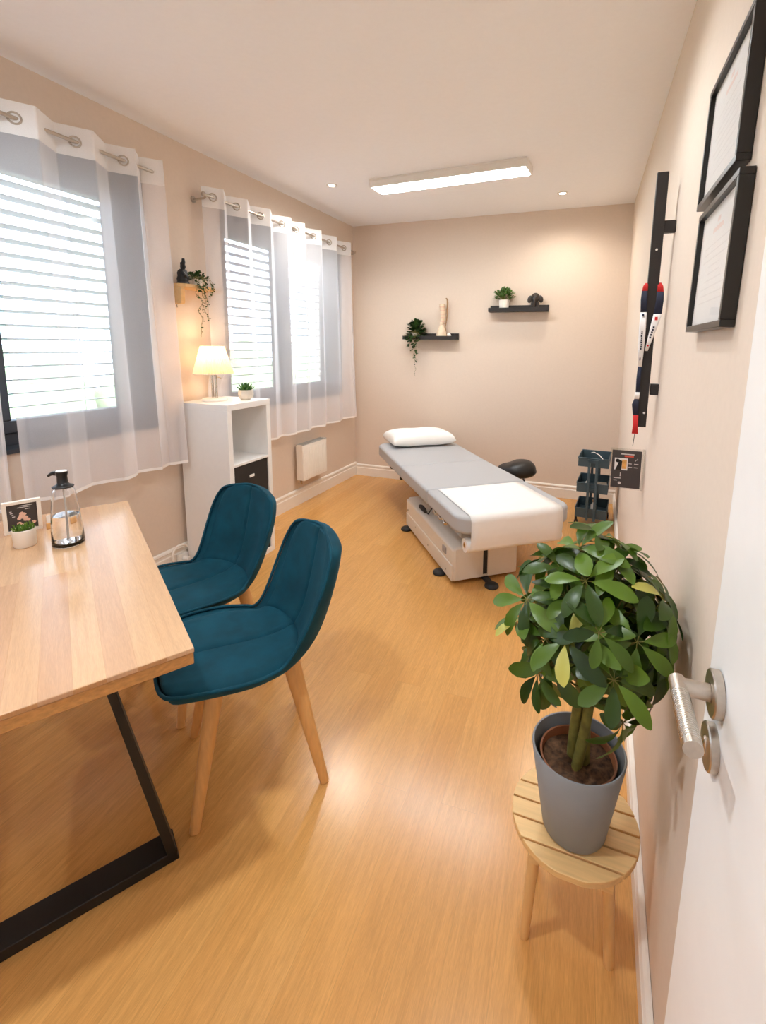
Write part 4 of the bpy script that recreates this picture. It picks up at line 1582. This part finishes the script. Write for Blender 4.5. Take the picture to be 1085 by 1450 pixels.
mb.box(LX - .002, LX + .002, -.0170, -.0155, Z(1.370), Z(1.380))
for k in range(5):
    x = .013 - .0024 * k
    mb.box(x - .003, x + .003, -.0125 - .0006 * k, -.0105 - .0006 * k, Z(1.494) - .0092 * k - .0066, Z(1.494) - .0092 * k)
obj('lettering', mb, M['navy'], wl)
mb = MB()
mb.box(.015, .024, -.0105, -.0080, Z(1.516), Z(1.528))
mb.tube([(-.002, -.0155, Z(1.424)), (-.002, -.0145, Z(1.424))], .003, 10)
obj('emblem', mb, M['red'], wr)

SYN = 2.15
sx1 = xw(SYN, .9) - .001
sx0 = sx1 - .134
t = thing('poster_holder', 'clear holder with a small charcoal leaflet projecting from the right wall', 'sign', ((sx0 + sx1) / 2, SYN, .818))
ws, hs = (sx1 - sx0) / 2, .172
obj('acrylic_panel', MB().box(-ws, ws, .001, .004, -.006, hs), M['acrylic'], t)
obj('acrylic_foot', MB().box(ws - .008, ws, -.004, .012, -.006, hs), M['acrylic'], t)
ps = obj('leaflet', MB().box(-ws + .006, ws - .012, -.0012, .0008, 0, hs - .008), M['poster'], t, label='charcoal leaflet with small illegible print')
mb = MB()
mb.box(-.026, .026, -.0020, -.0013, hs - .026, hs - .022)
for x0, x1, z in ((.006, .018, .106), (.027, .044, .106), (.006, .020, .091), (.027, .042, .091), (-.050, -.022, .040), (-.050, -.036, .030)):
    mb.box(x0, x1, -.0020, -.0013, z, z + .0032)
mb.tube([(-.026, -.0020, .020), (-.026, -.0013, .020)], .006, 14)
mb.box(-.026, -.023, -.0020, -.0013, .050, .066)
for k in range(3):
    mb.box(.030 + .004 * k, .033 + .004 * k, -.0020, -.0013, .120 + .004 * k, .124 + .004 * k)
obj('fine_print', mb, M['print_grey'], ps)
mb = MB()
mb.box(-.012, .024, -.0021, -.0013, hs - .036, hs - .029)
obj('heading', mb, M['print_red'], ps)
mb = MB()
mb.box(-.050, .002, -.0018, -.0013, .078, .130)
ph_ = obj('photo_print', mb, M['print_white'], ps)
mb = MB()
mb.box(-.020, -.002, -.0022, -.0019, .084, .124)
obj('photo_warm', mb, M['print_photo'], ph_)
mb = MB()
mb.ball((-.038, -.0020, .118), .009, .0006, .008)
mb.prism([(-.046, .078), (-.022, .078), (-.020, .118), (-.030, .122), (-.038, .100)], -.0024, -.0019, m=Matrix(((1, 0, 0, 0), (0, 0, 1, 0), (0, 1, 0, 0), (0, 0, 0, 1))))
obj('photo_dark', mb, M['frame_black'], ph_)

# ------------------------------------------------------------------ framed certificates
for y0, y1, z0, z1, lb in ((1.000, 1.345, 1.456, 1.728, 'lower of the two black framed certificates on the right wall'),
                           (1.045, 1.395, 1.752, 2.022, 'upper of the two black framed certificates on the right wall')):
    zc_, yc_ = (z0 + z1) / 2, (y0 + y1) / 2
    xb_ = min(xw(y, z) for y in (y0, y1) for z in (z0, z1)) - .0005
    t = thing('certificate_frame', lb, 'picture frame', (xb_, yc_, zc_), 0, 'framed certificates on the right wall')
    # follow the wall's slight lean
    lean = math.atan2(xw(yc_, z1) - xw(yc_, z0), z1 - z0)
    turn = math.atan2(xw(y1, zc_) - xw(y0, zc_), y1 - y0)
    t.location.x = xw(yc_, zc_) - .001
    t.rotation_euler = (0, lean, -turn)
    hy_, hz_ = (y1 - y0) / 2, (z1 - z0) / 2
    th, b_ = .025, .013
    mb = MB()
    for c_ in ((-hy_, hy_, -hz_, -hz_ + b_), (-hy_, hy_, hz_ - b_, hz_), (-hy_, -hy_ + b_, -hz_ + b_, hz_ - b_), (hy_ - b_, hy_, -hz_ + b_, hz_ - b_)):
        mb.box(-th, 0, c_[0], c_[1], c_[2], c_[3])
    obj('frame', mb, M['frame_black'], t, bevel=.0012)
    cert = obj('certificate', MB().box(-.014, -.004, -hy_ + b_, hy_ - b_, -hz_ + b_, hz_ - b_), M['paper'], t, label='white certificate paper')
    rnd = random.Random(int(z0 * 100))
    mb, mr = MB(), MB()
    mr.box(-.01412, -.0139, -.045, .045, hz_ - .066, hz_ - .056)
    mr.box(-.01412, -.0139, -.012, .012, hz_ - .048, hz_ - .038)
    for k in range(9):
        z = hz_ - .090 - .015 * k
        w_ = rnd.uniform(.05, .12)
        mb.box(-.01412, -.0139, -w_, w_, z - .0014, z + .0014)
    for k in range(4):
        mb.box(-.01412, -.0139, -hy_ + .05, -hy_ + .056, -hz_ + .03 + .012 * k, -hz_ + .036 + .012 * k)
    obj('lettering', mb, M['print_pale'], cert)
    obj('letterhead', mr, M['print_salmon'], cert)
    obj('glazing', MB().box(-.0195, -.0185, -hy_ + b_, hy_ - b_, -hz_ + b_, hz_ - b_), M['glazing'], t)

# ------------------------------------------------------------------ the open door
DXF, DYE = .152, .622
DTH = .034
mb = MB()
sh = .018
for z0, z1 in ((.012, 2.05),):
    vs = []
    for z in (z0, z1):
        x = DXF + (z - 1.07) * sh
        vs.append([mb.bm.verts.new(p) for p in ((x, -.22, z), (x + DTH, -.22, z), (x + DTH, DYE, z), (x, DYE, z))])
    mb.bm.faces.new(vs[0])
    mb.bm.faces.new(vs[1][::-1])
    for k in range(4):
        mb.bm.faces.new((vs[0][k], vs[0][(k + 1) % 4], vs[1][(k + 1) % 4], vs[1][k]))
door = struct('door_1', mb, M['white'], bevel=.002)
door['label'] = 'white door leaf standing open along the right wall'
HY, HZ, HX = .569, 1.032, DXF - .001
mb = MB()
Mx = lambda y, z: Matrix.Translation((HX, y, z)) @ Matrix.Rotation(-math.pi / 2, 4, 'Y')
mb.lathe([(0, 0), (.026, 0), (.026, .0085), (.0245, .010), (.011, .010), (.011, .008), (0, .008)], seg=40, m=Mx(HY, HZ))
obj('handle_rosette', mb, M['nickel'], door, sharp=30)
mb = MB()
mb.lathe([(0, 0), (.026, 0), (.026, .0085), (.0245, .010), (0, .010)], seg=40, m=Mx(HY - .004, HZ - .064))
kr = obj('key_rosette', mb, M['nickel'], door, sharp=30)
mb = MB()
mb.box(HX - .0125, HX - .008, HY - .004 - .004, HY - .004 + .004, HZ - .064 - .011, HZ - .064 + .011)
obj('key_slot', mb, M['steel'], kr, bevel=.002)
mb = MB()
mb.tube([(HX - .006, HY, HZ), (HX - .042, HY, HZ)], .0095, 20)
mb.tube([(HX - .042, HY + .0095, HZ), (HX - .042, HY - .094, HZ)], .0095, 24)
lv = obj('lever_handle', mb, M['nickel'], door, sharp=40)
mb = MB()
for k in range(22):
    mb.torus((HX - .042, HY - .016 - .0033 * k, HZ), .0093, .0006, (0, 1, 0), 24, 6)
obj('grip_ridge', mb, M['steel'], lv)

# ------------------------------------------------------------------ plant stool and the big plant
SXc, SYc, SZt, SR = .009, 1.068, .290, .1475
t = thing('plant_stool', 'low round slatted wooden stool carrying the large potted plant', 'stool', (SXc, SYc, 0), math.radians(-1))
NS = 6
pitch = 2 * SR / NS
for k in range(NS):
    y0, y1 = -SR + pitch * k + .0025, -SR + pitch * (k + 1) - .0025
    pts = []
    n = 14
    R_ = SR
    ys = [y0 + (y1 - y0) * q / n for q in range(n + 1)]
    right = [(math.sqrt(max(1e-6, R_ * R_ - y * y)), y) for y in ys]
    left = [(-x, y) for x, y in right[::-1]]
    obj('seat_slat', MB().prism(right + left, SZt - .016, SZt), M['bamboo'], t, bevel=.0015)
mb = MB()
for s in (-1, 1):
    mb.box(s * .078 - .012, s * .078 + .012, -.118, .118, SZt - .038, SZt - .0165)
for yy in (-.083, .083):
    mb.box(-.068, .068, yy - .009, yy + .009, SZt - .036, SZt - .0165)
obj('apron', mb, M['bamboo'], t, bevel=.001)
for sx in (-1, 1):
    for sy in (-1, 1):
        a, b = Vector((sx * .080, sy * .088, SZt - .017)), Vector((sx * .096, sy * (.068 if sx > 0 else .083), 0))
        obj('leg', MB().tube([a, a.lerp(b, .5), b], [.0135, .0130, .0115], 16), M['bamboo_leg'], t, bevel=.001)

PZ = SZt
t = thing('potted_plant', 'bushy umbrella tree in a grey pot on the round wooden stool', 'plant', (SXc, SYc - .024, PZ))
H_ = .212
rt, rb = .106, .073
obj('pot', MB().lathe([(0, 0), (rb - .006, 0), (rb, .006), (rt - .001, H_ - .004), (rt - .003, H_), (rt - .006, H_ - .001), (rt - .010, H_ - .03), (rb - .008, .03), (0, .03)], seg=64), M['pot_grey'], t)
obj('nursery_pot', MB().lathe([(.058, .032), (.083, H_ - .030), (.086, H_ - .026), (.086, H_ - .022), (.082, H_ - .022), (.078, H_ - .05), (.054, .032)], seg=48, close=True), M['terracotta'], t)
mb = MB()
rnd = random.Random(2)
mb.grid(lambda u, v: Vector((.0805 * v * math.cos(2 * math.pi * u), .0805 * v * math.sin(2 * math.pi * u), H_ - .040 + .004 * math.sin(37 * u + 9 * v) * (1 - v) + .003 * math.sin(61 * v + 20 * u))), 40, 12, wrap_u=True)
obj('soil', mb, M['soil'], t, sharp=80)
mb = MB()
for k in range(3):
    a = k * 2.094 + .4
    pts = []
    for q in range(9):
        f = q / 8
        tw = a + 1.7 * f
        rr = .016 - .004 * f + .030 * max(0, f - .62)
        pts.append((rr * math.cos(tw) + .012 * f, rr * math.sin(tw), H_ - .045 + .285 * f))
    mb.tube(pts, [.0125 - .003 * q / 8 for q in range(9)], 12)
TC = Vector((.014, .0, .522))
st, fo = MB(), MB()
rnd = random.Random(12)
centers = []
tries = 0
while len(centers) < 54 and tries < 6000:
    tries += 1
    a, e = rnd.uniform(0, 2 * math.pi), math.asin(rnd.uniform(-.80, 1))
    r = rnd.uniform(.70, 1.12) if len(centers) > 10 else rnd.uniform(.25, .6)
    p = Vector((.145 * r * math.cos(a) * math.cos(e), .145 * r * math.sin(a) * math.cos(e), .160 * r * math.sin(e)))
    if any((p - c).length < .050 for c in centers):
        continue
    centers.append(p)
# lower sprays hanging at the right, and side sprays
centers += [Vector((.070, -.04, -.135)), Vector((.100, -.035, -.150)), Vector((.070, -.06, -.175)), Vector((.115, -.02, -.110)), Vector((-.105, -.09, -.085)), Vector((-.125, -.04, -.05)), Vector((-.145, -.03, .0)), Vector((.115, .02, .10)), Vector((-.04, .0, .165)), Vector((.055, .03, .165)), Vector((.01, .05, .185)), Vector((-.085, .03, .135)), Vector((.145, .04, .02)), Vector((.12, -.07, -.02)), Vector((.13, -.03, .055))]
xmax = xw(1.0, .8) - .020 - SXc
for i, p in enumerate(centers):
    q = TC + p
    out_ = p.normalized()
    axis = (out_ + Vector((rnd.uniform(-.7, .7), rnd.uniform(-.7, .7), .45 + rnd.uniform(-.3, .5)))).normalized()
    root = Vector((.012 + p.x * .12, p.y * .12, H_ + .13 + max(0, (p.z + .15) * .35)))
    mid = root.lerp(q, .55) + Vector((0, 0, .012))
    st.tube([root, mid, q], [.0022, .0018, .0014], 6)
    n = rnd.choice((6, 7, 7, 8))
    a0_ = rnd.uniform(0, 6.28)
    s1 = axis.cross(Vector((.3, .2, 1))).normalized()
    s2 = axis.cross(s1)
    size = rnd.uniform(.058, .082)
    if p.z < -.12:
        size *= .95
    for k in range(n):
        aa = a0_ + 2 * math.pi * k / n + rnd.uniform(-.12, .12)
        d = (s1 * math.cos(aa) + s2 * math.sin(aa)) * .93 + axis * rnd.uniform(.05, .35)
        L_ = size * rnd.uniform(.85, 1.12)
        tip = q + d.normalized() * (L_ + .012)
        if tip.x > xmax:
            d.x -= (tip.x - xmax) / (L_ + .012) * 1.1
        bq = q + d.normalized() * .012
        st.tube([q, bq], .0009, 5)
        fo.leaf(bq, d, axis, L_, L_ * .45, rnd.uniform(.15, .75), .25,
                prof=((0, .06), (.15, .38), (.38, .78), (.62, 1.0), (.82, .86), (.94, .5), (1, .12)))
obj('trunk', mb, M['bark'], t)
obj('stem', st, M['bark'], t)
obj('foliage', fo, M['leaf'], t, sharp=60)
